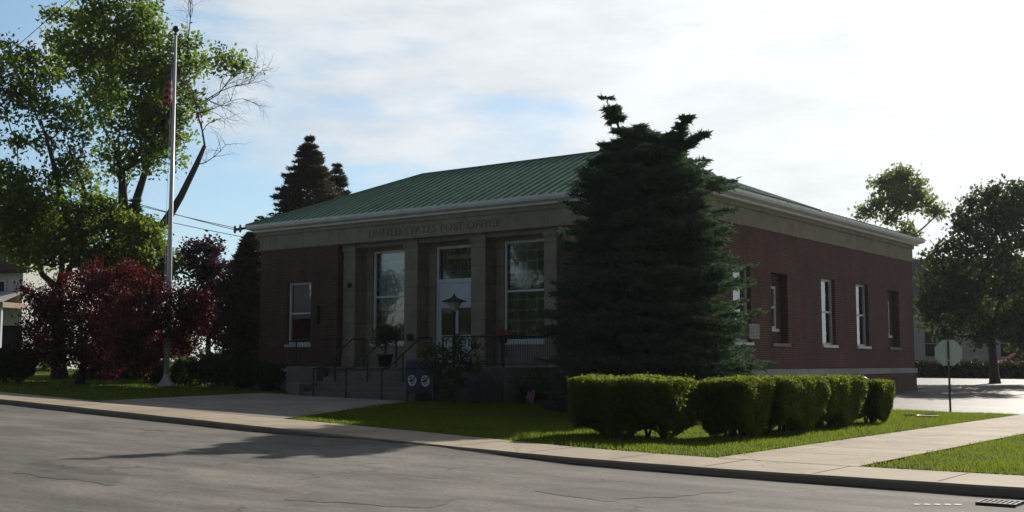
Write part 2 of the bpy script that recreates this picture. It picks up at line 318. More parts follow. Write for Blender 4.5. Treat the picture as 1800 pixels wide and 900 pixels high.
# kerb with a real step
def gutter_rise(x): return .085*math.exp(-((x+13)/4.5)**2)+.02*math.sin(x*.8)*math.exp(-((x+12)/7)**2)
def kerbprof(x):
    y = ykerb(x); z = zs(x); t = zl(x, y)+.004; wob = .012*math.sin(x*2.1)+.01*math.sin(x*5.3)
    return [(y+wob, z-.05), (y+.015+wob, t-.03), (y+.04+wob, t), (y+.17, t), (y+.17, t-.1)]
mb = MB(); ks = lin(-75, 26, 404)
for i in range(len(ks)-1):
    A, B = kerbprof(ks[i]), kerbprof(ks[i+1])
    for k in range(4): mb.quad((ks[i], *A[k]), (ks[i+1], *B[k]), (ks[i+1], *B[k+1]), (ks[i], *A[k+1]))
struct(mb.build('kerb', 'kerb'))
mb = MB()
for a_, b_ in zip(ks, ks[1:]):
    w_ = lambda q: .03+.03*math.sin(q*3.1)+.025*math.sin(q*7.7+1)
    mb.quad(*[(x, y, zroad(x, y)+.007) for x, y in ((a_, ykerb(a_)-w_(a_)), (b_, ykerb(b_)-w_(b_)), (b_, ykerb(b_)+.03), (a_, ykerb(a_)+.03))])
struct(mb.build('gutter_line', 'darkline'))  # thin dark strip of uneven width along the kerb foot
grid('sidewalk', XS, lin(0, 1, 4), lambda x, y: zl(x, y)+.004, 'walk', lambda x, t: ykerb(x)+.17+(yin(x)-ykerb(x)-.17)*t)
# expansion joints of the sidewalk
mb = MB(); x = -70
while x < 20:
    for k in range(4):
        ya, yb = ykerb(x)+.17+k*(yin(x)-ykerb(x)-.17)/4, ykerb(x)+.17+(k+1)*(yin(x)-ykerb(x)-.17)/4
        mb.quad((x, ya, zl(x, ya)+.008), (x+.018, ya, zl(x, ya)+.008), (x+.018, yb, zl(x, yb)+.008), (x, yb, zl(x, yb)+.008))
    x += 1.6
for k in range(10):
    y = 17.9+k*1.6; mb.quad((-8.08, y, zl(-8, y)+.012), (-5.92, y, zl(-6, y)+.012), (-5.92, y+.018, zl(-6, y)+.012), (-8.08, y+.018, zl(-8, y)+.012))
struct(mb.build('sidewalk_joints', 'dark'))
grid('side_walk', lin(-8.1, -5.9, 4), lin(0, 1, 24), lambda x, y: zl(x, y)+.008, 'walk', lambda x, t: yin(x)-.02+(35.6-yin(x))*t)
EL = lambda y: -28.3-.25*(y-19.5)            # left edge of entry paving
ER = lambda y: -19.4-.47*(y-17.9)            # right edge
mb = MB(); ts = lin(0, 1, 14); us = lin(0, 1, 14); P = {}
for i, t in enumerate(ts):
    for j, u in enumerate(us):
        y = 18.0+t*8.6; x = EL(y)+(ER(y)-EL(y))*u
        if i == 0: y = yin(x)-.02
        P[i, j] = (x, y, zl(x, y)+.008)
for i in range(14):
    for j in range(14): mb.quad(P[i, j], P[i, j+1], P[i+1, j+1], P[i+1, j])
struct(mb.build('entry_path', 'conc'))
grid('driveway', lin(-16.0, 40, 60), lin(0, 1, 40), lambda x, y: zl(x, y)+.004, 'drive', lambda x, t: (34.9+(.12*math.sin(x*1.3)) if x < -5.9 else 35.2)+t*50)
grid('parking_lot', lin(-48, -16.05, 40), lin(0, 1, 20), lambda x, y: zl(x, y)+.004, 'drive', lambda x, t: 53+t*32)
# lawns (thin turf sheets) and grass
def inlawn(x, y):
    if y < yin(x)+.03: return 0
    if -30.3 < x < -20.9 and 27.9 < y < 31.3: return 0
    if -28.1 < x < -23.4 and 26.1 < y < 31: return 0
    if -35.3 < x < -16.2 and 31 < y < 51.5: return 0
    if 17.5 < y < 26.75 and EL(y) < x < ER(y): return 0
    if -8.13 < x < -5.87 and y < 35.3: return 0
    if x > -16.1 and y > 34.9+.12*math.sin(x*1.3): return 0
    return 1
def blades(name, x0, x1, y0, y1, dens, h=.07, wd=.016):
    n = int((x1-x0)*(y1-y0)*dens); X = rng.uniform(x0, x1, n); Y = rng.uniform(y0, y1, n)
    J = rng.normal(0, .045, (n, 2)); k = np.array([inlawn(a+j[0], b+j[1]) for a, b, j in zip(X, Y, J)], bool)
    k &= rng.uniform(0, 1, n) < np.clip(.75+.5*np.sin(X*2.9+np.cos(Y*2.3)*1.5)*np.cos(Y*3.1-X), .45, 1); X = X[k]; Y = Y[k]; n = len(X)
    Z = np.array([zl(a, b) for a, b in zip(X, Y)]); a = rng.uniform(0, 2*np.pi, n)
    patch = .7+.45*np.sin(X*1.7+np.sin(Y*1.3)*2)*np.sin(Y*1.1+X*.4)
    hh = h*rng.uniform(.5, 1.25, n)*np.clip(patch, .55, 1.3); ln = rng.normal(0, .35, (n, 2))*hh[:, None]
    V = np.empty((n, 3, 3)); dx = np.cos(a)*wd/2; dy = np.sin(a)*wd/2
    V[:, 0] = np.stack([X-dx, Y-dy, Z-.01], 1); V[:, 1] = np.stack([X+dx, Y+dy, Z-.01], 1); V[:, 2] = np.stack([X+ln[:, 0], Y+ln[:, 1], Z+hh], 1)
    o = fastmesh(name, V.reshape(-1, 3), 3, 'blade'); o['kind'] = 'stuff'; o['label'] = 'short mown green lawn grass around the post office'; o['category'] = 'grass'; return o
def fastmesh(name, V, k, mat, parent=None):
    n = len(V)//k; me = bpy.data.meshes.new(name); me.vertices.add(len(V)); me.vertices.foreach_set('co', np.ascontiguousarray(V, np.float32).ravel())
    me.loops.add(n*k); me.loops.foreach_set('vertex_index', np.arange(n*k, dtype=np.int32)); me.polygons.add(n)
    me.polygons.foreach_set('loop_start', np.arange(0, n*k, k, dtype=np.int32)); me.update(calc_edges=True); me.validate()
    return link(name, me, mat, parent)
def lawn(x0, x1, y0, y1, st=.5):
    mb = MB(); x = x0
    while x < x1:
        y = y0
        while y < y1:
            c = [(x, y), (x+st, y), (x+st, y+st), (x, y+st)]
            if all(inlawn(a, b) for a, b in c): mb.quad(*[(a, b, zl(a, b)) for a, b in c])
            y += st
        x += st
    struct(mb.build('lawn', 'grass'))
lawn(-60, 20, 15, 60, .25)
blades('grass', -24, -8, 16, 35.3, 900)
blades('grass', -5.95, 3, 15.8, 36, 900)
blades('grass', -52, -28, 18.5, 34, 150, .08, .03)
# planting bed under the spruce
def bed(x0, x1, y0, y1):
    mb = MB(); xs = lin(x0, x1, 20); ys = lin(y0, y1, 12)
    for i in range(20):
        for j in range(12):
            q = [(xs[i], ys[j]), (xs[i+1], ys[j]), (xs[i+1], ys[j+1]), (xs[i], ys[j+1])]
            mb.quad(*[(a, b, zl(a, b)+.09-.0*a) for a, b in q])
    struct(mb.build('garden_bed', 'soil'))
bed(-20.8, -12.6, 28.0, 30.9)
# asphalt patch repairs in the road
def gpt(px, py, z=.06):
    r = ray(px, py); t = (z-EYE)/r[2]; return (r[0]*t, r[1]*t)
def patch(a, b, c, d, seed):
    mb = MB(); Q = [Vector((*gpt(*p), 0)) for p in (a, b, c, d)]; G = {}
    for i in range(25):
        for j in range(9):
            u, v = i/24, j/8; u2 = u+.015*math.sin(v*9+seed)*(1-abs(2*u-1)*.2); v2 = v+.05*math.sin(u*11+seed*2)+.03*math.sin(u*29)
            p = (Q[0].lerp(Q[1], u2)).lerp(Q[3].lerp(Q[2], u2), v2); G[i, j] = (p.x, p.y, zroad(p.x, p.y)+.004)
    for i in range(24):
        for j in range(8): mb.quad(G[i, j+1], G[i+1, j+1], G[i+1, j], G[i, j])
    struct(mb.build('road_patch', 'patch'))
patch((930, 866), (1180, 849), (1290, 866), (1060, 884), 1)
patch((560, 872), (800, 884), (760, 899), (500, 886), 3)
patch((60, 830), (230, 846), (200, 866), (20, 850), 5)
# ---------------------------------------------------------------- post office building
BX0, BX1, BY0, BY1 = -35.3, -16.2, 31.0, 51.4
B = thing('post_office', (-25.75, 41.2, .4), 'long low brick post office with limestone portico, green ribbed hip roof and white gutters', 'building')
class Wall(MB):
    def face(s, o, u, L, z0, z1, ops, depth):
        # o: start corner, u: unit direction of wall, inward normal n = left-hand rotate
        o = Vector(o); u = Vector(u); n = Vector((-u.y, u.x, 0)); Z = Vector((0, 0, 1))
        us = sorted({0, L, *[a for q in ops for a in q[:2]]}); zz = sorted({z0, z1, *[a for q in ops for a in q[2:4]]})
        for a, b in zip(us, us[1:]):
            for c, d in zip(zz, zz[1:]):
                if any(q[0] <= a and b <= q[1] and q[2] <= c and d <= q[3] for q in ops): continue
                s.quad(o+u*a+Z*c, o+u*b+Z*c, o+u*b+Z*d, o+u*a+Z*d)
        for a, b, c, d in ops:
            for p, q in (((a, c), (a, d)), ((b, d), (b, c)), ((a, d), (b, d)), ((b, c), (a, c))):
                P = o+u*p[0]+Z*p[1]; Q = o+u*q[0]+Z*q[1]; s.quad(P, P+n*depth, Q+n*depth, Q)
        return s
def opening(o, u, a, b, c, d, inset, name='window', style='sash', blind=.75, sill=True, parent=B, frame_mat='white', grille=False):
    """a framed window in local wall coordinates; returns the frame object"""
    o = Vector(o); u = Vector(u); n = Vector((-u.y, u.x, 0)); R = Matrix(((u.x, n.x, 0, o.x), (u.y, n.y, 0, o.y), (0, 0, 1, 0), (0, 0, 0, 1)))
    def bx(m, x0, x1, y0, y1, z0, z1): m.box(x0, x1, y0, y1, z0, z1, R)
    fw = .085; f = MB(); y0, y1 = inset, inset+.09
    bx(f, a, a+fw, y0, y1, c, d); bx(f, b-fw, b, y0, y1, c, d); bx(f, a+fw, b-fw, y0, y1, d-fw, d); bx(f, a+fw, b-fw, y0, y1, c, c+fw)
    mid = (c+d)/2
    if style == 'sash': bx(f, a+fw, b-fw, y0+.012, y1-.005, mid-.035, mid+.035)
    fo = f.build(name, frame_mat, parent, bevel=.006)
    g = MB(); g.quad(*[R @ Vector(p) for p in ((a+fw, y0+.055, c+fw), (b-fw, y0+.055, c+fw), (b-fw, y0+.055, d-fw), (a+fw, y0+.055, d-fw))]); g.build('pane', 'glass', fo)
    if blind:
        g = MB(); zb = d-(d-c)*blind; nsl = int((d-zb)/.05)
        for i in range(nsl):
            z = d-fw-.05*i; bx(g, a+fw, b-fw, y0+.13, y0+.145, z-.043, z)
        g.build('blind', 'blind', fo)
    if grille:
        g = MB(); cols = 4; wdt = (b-a-2*fw)/cols; rows = [(mid+.3+ i*.36) for i in range(4)]+[(c+.35+i*.36) for i in range(4)]
        for i in range(1, cols): g.box(a+fw+wdt*i-.009, a+fw+wdt*i+.009, y0+.115, y0+.125, c+fw, d-fw, R)
        for z in rows:
            if c+.2 < z < d-.2:
                g.box(a+fw, b-fw, y0+.112, y0+.122, z-.009, z+.009, R)
                for i in range(cols+1):
                    xc = min(max(a+fw+wdt*i, a+fw+.07), b-fw-.07)
                    pts = [R @ Vector((xc+.065*math.cos(w), y0+.12, z+.065*math.sin(w))) for w in lin(0, 2*math.pi, 10)]
                    g.tube(pts, .009, 4, False)
        g.build('grille', 'curtain', fo)
        g = MB(); g.quad(*[R @ Vector(p) for p in ((a+fw, y0+.2, mid-.5), (b-fw, y0+.2, mid-.5), (b-fw, y0+.2, d-fw), (a+fw, y0+.2, d-fw))]) if grille == 2 else None
        if grille == 2: g.build('curtain', 'blind', fo)
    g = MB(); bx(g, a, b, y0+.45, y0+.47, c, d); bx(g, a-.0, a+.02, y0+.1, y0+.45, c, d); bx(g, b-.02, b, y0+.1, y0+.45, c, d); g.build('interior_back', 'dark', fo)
    if sill:
        g = MB(); bx(g, a-.06, b+.06, -.07, inset+.02, c-.1, c-.002); g.build('sill', 'stone' if sill == 2 else 'white', fo, bevel=.01)
    return fo
FR = (1, 0, 0); SD = (0, 1, 0)
def place_windows():
    pass
# brick wings, side walls
wb = Wall(); ZB = 1.43; ZT = 6.05
LW = (BX0, BY0, 0); RWX = -21.15
lw_op = (-33.75-BX0, -32.45-BX0, 2.35, 4.72); rw_op = (-19.35-RWX, -18.05-RWX, 2.35, 4.72)
wb.face(LW, FR, 4.27, ZB, ZT, [lw_op], .3)
wb.face((RWX, BY0, 0), FR, BX1-RWX, ZB, ZT, [rw_op], .3)
wb.face((BX0+4.27, BY0, 0), SD, .9, ZB, ZT, [], .1)          # return of left wing (faces the portico)
wb.quad((RWX, BY0, ZB), (RWX, BY0+.9, ZB), (RWX, BY0+.9, ZT), (RWX, BY0, ZT))
sops = [(33.6-BY0, 34.9-BY0, 2.3, 4.73), (36.5-BY0, 37.85-BY0, 2.3, 4.68), (40.9-BY0, 42.25-BY0, 2.3, 4.75), (44.45-BY0, 45.8-BY0, 2.3, 4.75), (48.1-BY0, 49.5-BY0, 2.3, 4.68)]
wb.face((BX1, BY0, 0), SD, BY1-BY0, ZB, ZT, sops, .26)
for i in (1, 4):                                            # brick backs of the blind niches
    a, b, c, d = sops[i]; cy = (a+b)/2+BY0; x = BX1-.26; y0, y1 = a+BY0, b+BY0; wy0, wy1, wz0, wz1 = cy-.3, cy+.3, 2.8, 4.25
    for q in ((y0, wy0, c, d), (wy1, y1, c, d), (wy0, wy1, c, wz0), (wy0, wy1, wz1, d)): wb.quad((x, q[0], q[2]), (x, q[1], q[2]), (x, q[1], q[3]), (x, q[0], q[3]))
wb.quad((BX0, BY0, ZB), (BX0, BY1, ZB), (BX0, BY1, ZT), (BX0, BY0, ZT))
wb.quad((BX0, BY1, ZB), (BX1, BY1, ZB), (BX1, BY1, ZT), (BX0, BY1, ZT))
wb.build('brick_wall', 'brick', B)
fb = MB()                                                    # brick foundation, set proud
for x0, x1 in ((BX0-.05, BX0+4.2), (RWX+.05, BX1+.05)): fb.quad((x0, BY0-.05, -.2), (x1, BY0-.05, -.2), (x1, BY0-.05, 1.21), (x0, BY0-.05, 1.21))
fb.quad((BX1+.05, BY0-.05, -.2), (BX1+.05, BY1+.05, -.2), (BX1+.05, BY1+.05, 1.21), (BX1+.05, BY0-.05, 1.21))
fb.quad((BX0-.05, BY0-.05, -.2), (BX0-.05, BY1+.05, -.2), (BX0-.05, BY1+.05, 1.21), (BX0-.05, BY0-.05, 1.21))
fb.quad((BX0-.05, BY1+.05, -.2), (BX1+.05, BY1+.05, -.2), (BX1+.05, BY1+.05, 1.21), (BX0-.05, BY1+.05, 1.21))
fb.build('foundation', 'brick', B)
tb = MB(); tb.box(BX0-.09, BX0+4.2, BY0-.09, BY0+.1, 1.21, 1.43); tb.build('water_table', 'band', B, bevel=.015)
tb = MB(); tb.box(RWX+.05, BX1-.1, BY0-.09, BY0+.1, 1.21, 1.43); tb.box(BX1-.1, BX1+.09, BY0-.09, BY1+.09, 1.21, 1.43); 
tb.build('water_table', 'band', B, bevel=.015)
# portico back wall
PY = 31.85; CX = -26.08; bay = 3.06; p1 = -31.0
pw = Wall(); OP = []
for k in range(3):
    c = p1+.31+bay*(k+.5)-(p1-.02); OP.append((c-.88, c+.88, 2.36 if k != 1 else 1.5, 5.8))
pw.face((p1-.02, PY, 0), FR, 9.87, -.2, ZT, OP, .22); pw.build('portico_wall', 'stone', B)
for k in range(4):
    x = p1+bay*k; m = MB(); m.box(x, x+.62, 31.25, PY+.05, .4, 5.78); m.box(x-.035, x+.655, 31.21, PY+.05, 5.78, 6.05)
    m.box(x-.03, x+.65, 31.215, PY+.05, .4, 1.95); m.build('pilaster', 'stone', B, bevel=.012)
m = MB(); m.box(p1-.0, p1+9.83, 31.28, PY+.02, 5.90, 6.049); m.build('lintel', 'stone', B)
# frieze
m = MB(); m.box(BX0-.04, BX1+.04, BY0-.05, BY0+.95, ZT, 6.75); m.box(BX1-.5, BX1+.04, BY0+.95, BY1+.04, ZT, 6.75); m.box(BX0-.04, BX0+.5, BY0+.95, BY1+.04, ZT, 6.75); m.box(BX0+.5, BX1-.5, BY1-.4, BY1+.04, ZT, 6.75)
m.build('frieze', 'frieze', B, bevel=.012)
m = MB(); m.box(BX0-.1, BX1+.1, BY0-.11, BY0-.05, 6.62, 6.76); m.box(BX1+.04, BX1+.10, BY0-.05, BY1+.1, 6.62, 6.76); m.build('frieze_moulding', 'frieze', B, bevel=.015)
# cornice / gutter: profile swept round the rectangle
prof = [(.06, 6.76), (.22, 6.78), (.24, 6.84), (.42, 6.90), (.46, 6.98), (.46, 7.06), (.40, 7.065)]
m = MB()
for (o1, z1), (o2, z2) in zip(prof, prof[1:]):
    r1 = [(BX0-o1, BY0-o1), (BX1+o1, BY0-o1), (BX1+o1, BY1+o1), (BX0-o1, BY1+o1)]; r2 = [(BX0-o2, BY0-o2), (BX1+o2, BY0-o2), (BX1+o2, BY1+o2), (BX0-o2, BY1+o2)]
    for i in range(4): m.quad((*r1[i], z1), (*r1[(i+1) % 4], z1), (*r2[(i+1) % 4], z2), (*r2[i], z2))
m.build('gutter', 'gutter', B)
for y in (39.0, 47.0):      # small gutter brackets/joints
    pass
# roofs with standing seams
def seam(m, p, q, n, wd=.035, h=.05):
    p, q, n = Vector(p), Vector(q), Vector(n); t = (q-p).normalized(); s_ = t.cross(n).normalized()*wd/2
    if (q-p).length < .15: return
    A = [p-s_, p+s_, p+s_+n*h, p-s_+n*h]; D = [v+(q-p) for v in A]
    for i in range(1, 4): m.quad(A[i], A[(i+1) % 4], D[(i+1) % 4], D[i])
    m.quad(*A)
def hip(m, x0, x1, y0, y1, ze, kx, ky, zr, step=.36):
    """hip roof; kx, ky = plan run of the end/side slopes"""
    a, b, c, d = (x0, y0, ze), (x1, y0, ze), (x1, y1, ze), (x0, y1, ze)
    e, f_, g, h = (x0+kx, y0+ky, zr), (x1-kx, y0+ky, zr), (x1-kx, y1-ky, zr), (x0+kx, y1-ky, zr)
    for q in ((a, b, f_, e), (b, c, g, f_), (c, d, h, g), (d, a, e, h)): m.quad(*q)
    if abs((y1-y0)-2*ky) > .05: m.quad(e, f_, g, h)
    for (A, Bq, run, other, perp) in ((a, b, kx, ky, 'y+'), (c, d, kx, ky, 'y-'), (b, c, ky, kx, 'x-'), (d, a, ky, kx, 'x+')):
        A, Bq = Vector(A), Vector(Bq); L = (Bq-A).length; u = (Bq-A)/L; inn = Vector((0, 0, 1)).cross(u); up_ = inn*other+Vector((0, 0, zr-ze)); nn = u.cross(up_).normalized()
        k = step/2
        while k < L:
            fr_ = min(1, k/run, (L-k)/run); seam(m, A+u*k+nn*.0, A+u*k+up_*fr_, nn); k += step
    for P, Q in ((a, e), (b, f_), (c, g), (d, h), (e, f_), (f_, g), (g, h), (h, e)):
        if (Vector(P)-Vector(Q)).length > .1: m.tube([P, Q], .06, 6)
KR = 4.7; rx0, rx1, ry0 = BX0-.44, BX1+.44, BY0-.44
m = MB(); hip(m, rx0, rx1, ry0, ry0+2*KR, 7.06, KR+.45, KR, 9.22); m.build('roof', 'roof', B)
m = MB(); hip(m, rx0, rx1, ry0+2*KR-3.0, BY1+.44, 7.055, 3.2, 3.2, 7.75); m.build('rear_roof', 'roof', B)
m = MB(); m.lathe((-19.2, 38.2, 7.6), [(.08, 0), (.08, .75), (.15, .78), (.15, .95), (.05, 1.0)], 12); m.build('roof_vent', 'gutter', B, True)
# lettering on the frieze
cu = bpy.data.curves.new('lettering', 'FONT'); cu.body = 'UNITED STATES POST OFFICE'; cu.size = .40; cu.extrude = .012; cu.align_x = 'CENTER'; cu.space_character = 1.15; cu.resolution_u = 3
to = bpy.data.objects.new('lettering_curve', cu); C.objects.link(to); bpy.context.view_layer.update()
me = bpy.data.meshes.new_from_object(to.evaluated_get(bpy.context.evaluated_depsgraph_get())); bpy.data.objects.remove(to)
me.transform(Matrix.Translation((-26.4, BY0-.055, 6.2)) @ Matrix.Rotation(math.pi/2, 4, 'X')); me.materials.clear(); link('lettering', me, 'letter', B)
# windows
opening(LW, FR, *lw_op, .12, blind=.55); opening((RWX, BY0, 0), FR, *rw_op, .12, blind=.6)
po = (p1-.02, PY, 0)
opening(po, FR, *OP[0], .06, blind=0, sill=True, grille=2); opening(po, FR, *OP[2], .06, blind=0, sill=True, grille=1)
so_ = (BX1, BY0, 0)
for i in (0, 2, 3): opening(so_, SD, *sops[i], .14, blind=(.75 if i == 0 else .0), grille=False)
for i in (1, 4):
    a, b, c, d = sops[i]; cy = (a+b)/2; opening((BX1-.26, BY0, 0), SD, cy-.3, cy+.3, 2.8, 4.25, .02, name='niche_window', blind=.0)
    m = MB(); m.box(BX1-.26, BX1+.07, a+BY0-.06, b+BY0+.06, 2.19, 2.298); m.build('niche_sill', 'stone', B, bevel=.01)
# door
def door():
    o = Vector(po); a, b, c, d = OP[1]; y = PY+.06; X = lambda u: po[0]+u
    f = MB(); f.box(X(a), X(a)+.11, y, y+.12, c, d); f.box(X(b)-.11, X(b), y, y+.12, c, d); f.box(X(a)+.11, X(b)-.11, y, y+.12, d-.1, d); f.box(X(a)+.11, X(b)-.11, y-.01, y+.13, 4.47, 4.62)
    f.box(X(a)+.11, X(b)-.11, y+.02, y+.1, 3.66, 4.47); f.box(X(a)+.2, X(b)-.2, y, y+.02, 3.75, 4.38)
    fo = f.build('door_frame', 'offwhite', B, bevel=.008)
    g = MB(); g.quad((X(a)+.11, y+.06, 4.62), (X(b)-.11, y+.06, 4.62), (X(b)-.11, y+.06, d-.1), (X(a)+.11, y+.06, d-.1)); g.build('transom_pane', 'glass', fo)
    g = MB(); g.box(X(a)+.25, X(b)-.2, y+.3, y+.5, 5.35, 5.5); g.build('ceiling_panel', 'warm', fo)
    g = MB()
    for k in range(1, 5): xx = X(a)+.11+k*.31; g.box(xx-.008, xx+.008, y+.09, y+.1, 4.62, d-.1)
    for zc in (5.15, 4.85):
        for k in range(5): 
            xx = X(a)+.11+.1+k*.31; g.tube([(xx+.06*math.cos(w), y+.1, zc+.06*math.sin(w)) for w in lin(0, 2*math.pi, 10)], .008, 4, False)
    g.build('grille', 'curtain', fo)
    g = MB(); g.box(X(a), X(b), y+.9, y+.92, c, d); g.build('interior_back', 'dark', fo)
    xm = (X(a)+X(b))/2
    for x0, x1, hx in ((X(a)+.112, xm-.004, xm-.07), (xm+.004, X(b)-.112, xm+.07)):
        l = MB(); l.box(x0, x0+.09, y+.03, y+.08, c+.01, 3.655); l.box(x1-.09, x1, y+.03, y+.08, c+.01, 3.655); l.box(x0+.09, x1-.09, y+.03, y+.08, 3.58, 3.655); l.box(x0+.09, x1-.09, y+.03, y+.08, c+.01, 2.62); l.box(x0+.15, x1-.15, y+.018, y+.03, c+.2, 2.5)
        lo = l.build('door', 'offwhite', fo, bevel=.006)
        # sub-parts hang under the frame level as well
        g = MB(); g.quad((x0+.09, y+.055, 2.62), (x1-.09, y+.055, 2.62), (x1-.09, y+.055, 3.58), (x0+.09, y+.055, 3.58)); g.build('door_pane', 'glass', fo)
        g = MB(); g.tube([(hx, y+.03, 2.55), (hx, y-.03, 2.55), (hx, y-.03, 2.25), (hx, y+.03, 2.25)], .012, 6); g.build('door_handle', 'iron', fo)
door()
# wall fixtures
m = MB(); m.lathe((-30.6, 31.17, 4.52), [(.02, -.09), (.075, -.06), (.075, .07), (.02, .1)], 10); tag(m.build('wall_lamp', 'iron', None, True), 'small round dark fixture on the leftmost stone pilaster', 'wall lamp', 'dark fixtures on the facade') if False else m.build('wall_fixture', 'iron', B, True)
m = MB(); m.box(-32.1, -31.95, BY0-.16, BY0, 3.1, 3.72); m.box(-32.14, -31.91, BY0-.19, BY0, 3.72, 3.78); m.build('wall_box', 'iron', B)
m = MB(); m.lathe((-27.55, 31.12, 2.55), [(.02, -.14), (.11, -.1), (.12, .06), (.04, .13)], 12); m.build('wall_fixture', 'iron', B, True)
m = MB(); m.box(BX1+.05, BX1+.08, 48.4, 48.9, .8, 1.05); m.build('foundation_vent', 'dark', B)
# landing, steps and ramp are built onto the building
FL = 1.5
m = MB(); m.box(-30.1, -21.0, 28.0, PY-.01, .2, FL-.06); m.box(-30.16, -20.94, 27.94, PY-.005, FL-.06, FL); m.build('landing', 'step', B, bevel=.012)
m = MB(); n = 6; g0 = .56; rise = (FL-g0)/n
for i in range(1, n): m.box(-28.0, -23.5, 28.0-.32*(n-i), 28.0-.32*(n-i)+.34+(.0), .2, g0+rise*i-.0005*i)
m.build('steps', 'step', B, bevel=.01)
for q_ in ((-28.45, -28.0, 26.3, 27.93, .2, .98), (-23.5, -23.05, 26.3, 27.93, .2, .98), (-29.95, -28.46, 27.5, 27.935, .2, FL+.02)): m = MB(); m.bbox(*q_); m.build('cheek_wall', 'step', B)
m = MB()
for i in range(12):
    xa = -30.12-i*.5; zt = FL-.02-.06*i; m.quad((xa, 28.9, zt), (xa-.5, 28.9, zt-.06), (xa-.5, 30.5, zt-.06), (xa, 30.5, zt)); m.quad((xa, 28.9, zt), (xa, 28.9, .3), (xa-.5, 28.9, .3), (xa-.5, 28.9, zt-.06))
m.build('ramp', 'step', B)
# picket railings of landing and ramp
def picket(name, pts, label, h=.95, group='black picket railings'):
    t = thing(name, pts[0], label, 'railing', group); top = [Vector(p)+Vector((0, 0, h)) for p in pts]; low = [Vector(p)+Vector((0, 0, .1)) for p in pts]
    MB().tube(top, .026, 8).build('top_rail', 'iron', t, True); MB().tube(low, .016, 6).build('bottom_rail', 'iron', t)
    pk = MB()
    for A, Bq in zip(pts, pts[1:]):
        A, Bq = Vector(A), Vector(Bq); L = (Bq-A).length; n = int(L/.12)
        for i in range(1, n): p = A.lerp(Bq, i/n); pk.tube([p+Vector((0, 0, .1)), p+Vector((0, 0, h))], .0085, 4, False)
    pk.build('pickets', 'iron', t)
    for A, Bq in zip(pts, pts[1:]+[None]):
        MB().tube([Vector(A)-Vector((0, 0, .02)), Vector(A)+Vector((0, 0, h))], .028, 8).build('post', 'iron', t)
    return t
picket('picket_railing', [(-23.45, 28.06, FL), (-21.06, 28.06, FL), (-21.06, 31.2, FL)], 'black iron picket railing on the right side of the landing, behind the boulder')
picket('picket_railing', [(-36.0, 28.95, .8), (-33.0, 28.95, 1.14), (-30.05, 28.06, FL), (-28.1, 28.06, FL)], 'black iron picket railing of the entrance ramp, below the left brick wing')
# stair handrails
def handrail(x, label):
    y0 = 26.25; t = thing('stair_handrail', (x, y0, .56), label, 'handrail', 'black handrails on the front steps')
    g = lambda y: g0+(FL-g0)*min(1, max(0, (y-26.4)/1.6))
    top = [(x, y0-.02, g0+.82), (x, y0, g0+.9), (x, y0+.3, g0+.93), (x, 28.0, FL+.93), (x, 28.55, FL+.95), (x, 28.6, FL+.9)]
    MB().tube(top, .027, 8).build('rail', 'iron', t, True)
    for y, top_, b in ((y0, g0+.9, g0-.03), (27.2, g0+.93+(FL-g0)*(27.2-26.55)/1.45, g0+rise*2.4), (28.55, FL+.93, FL-.01)):
        p = MB(); p.tube([(x, y, b), (x, y, top_)], .028, 8); p.lathe((x, y, b), [(.05, .0), (.05, .03), (.03, .05)], 10); p.build('post', 'iron', t)
handrail(-27.3, 'black pipe handrail on the front steps, farthest left of the three and nearest the ramp')
handrail(-25.85, 'black pipe handrail up the middle of the front steps, between the other two handrails')
handrail(-24.35, 'black pipe handrail on the front steps right beside the blue mailboxes')
# lamp post
lp = at(798, 640, 37.6); LPX, LPY = lp.x, lp.y
t = thing('lamp_post', (LPX, LPY, .45), 'black lamp post with a flared lantern standing in front of the entrance door', 'lamp post')
MB().lathe((LPX, LPY, .45), [(.14, 0), (.14, .12), (.07, .3), (.05, .5), (.045, 2.75), (.07, 2.8), (.03, 2.86)], 12).build('post', 'iron', t, True)
zt = 3.32
MB().lathe((LPX, LPY, zt), [(.05, 0), (.12, .03), (.24, .30), (.22, .31), (.10, .05)], 8).build('lantern', 'lampglass', t)
MB().lathe((LPX, LPY, zt), [(.40, .29), (.41, .32), (.22, .38), (.10, .43), (.04, .5), (.015, .58)], 8).build('cap', 'iron', t)
a_ = MB()
for k in range(8):
    w_ = k*math.pi/4; a_.tube([(LPX+.06*math.cos(w_), LPY+.06*math.sin(w_), zt), (LPX+.26*math.cos(w_), LPY+.26*math.sin(w_), zt+.3)], .012, 4)
a_.build('lantern_cage', 'iron', t)
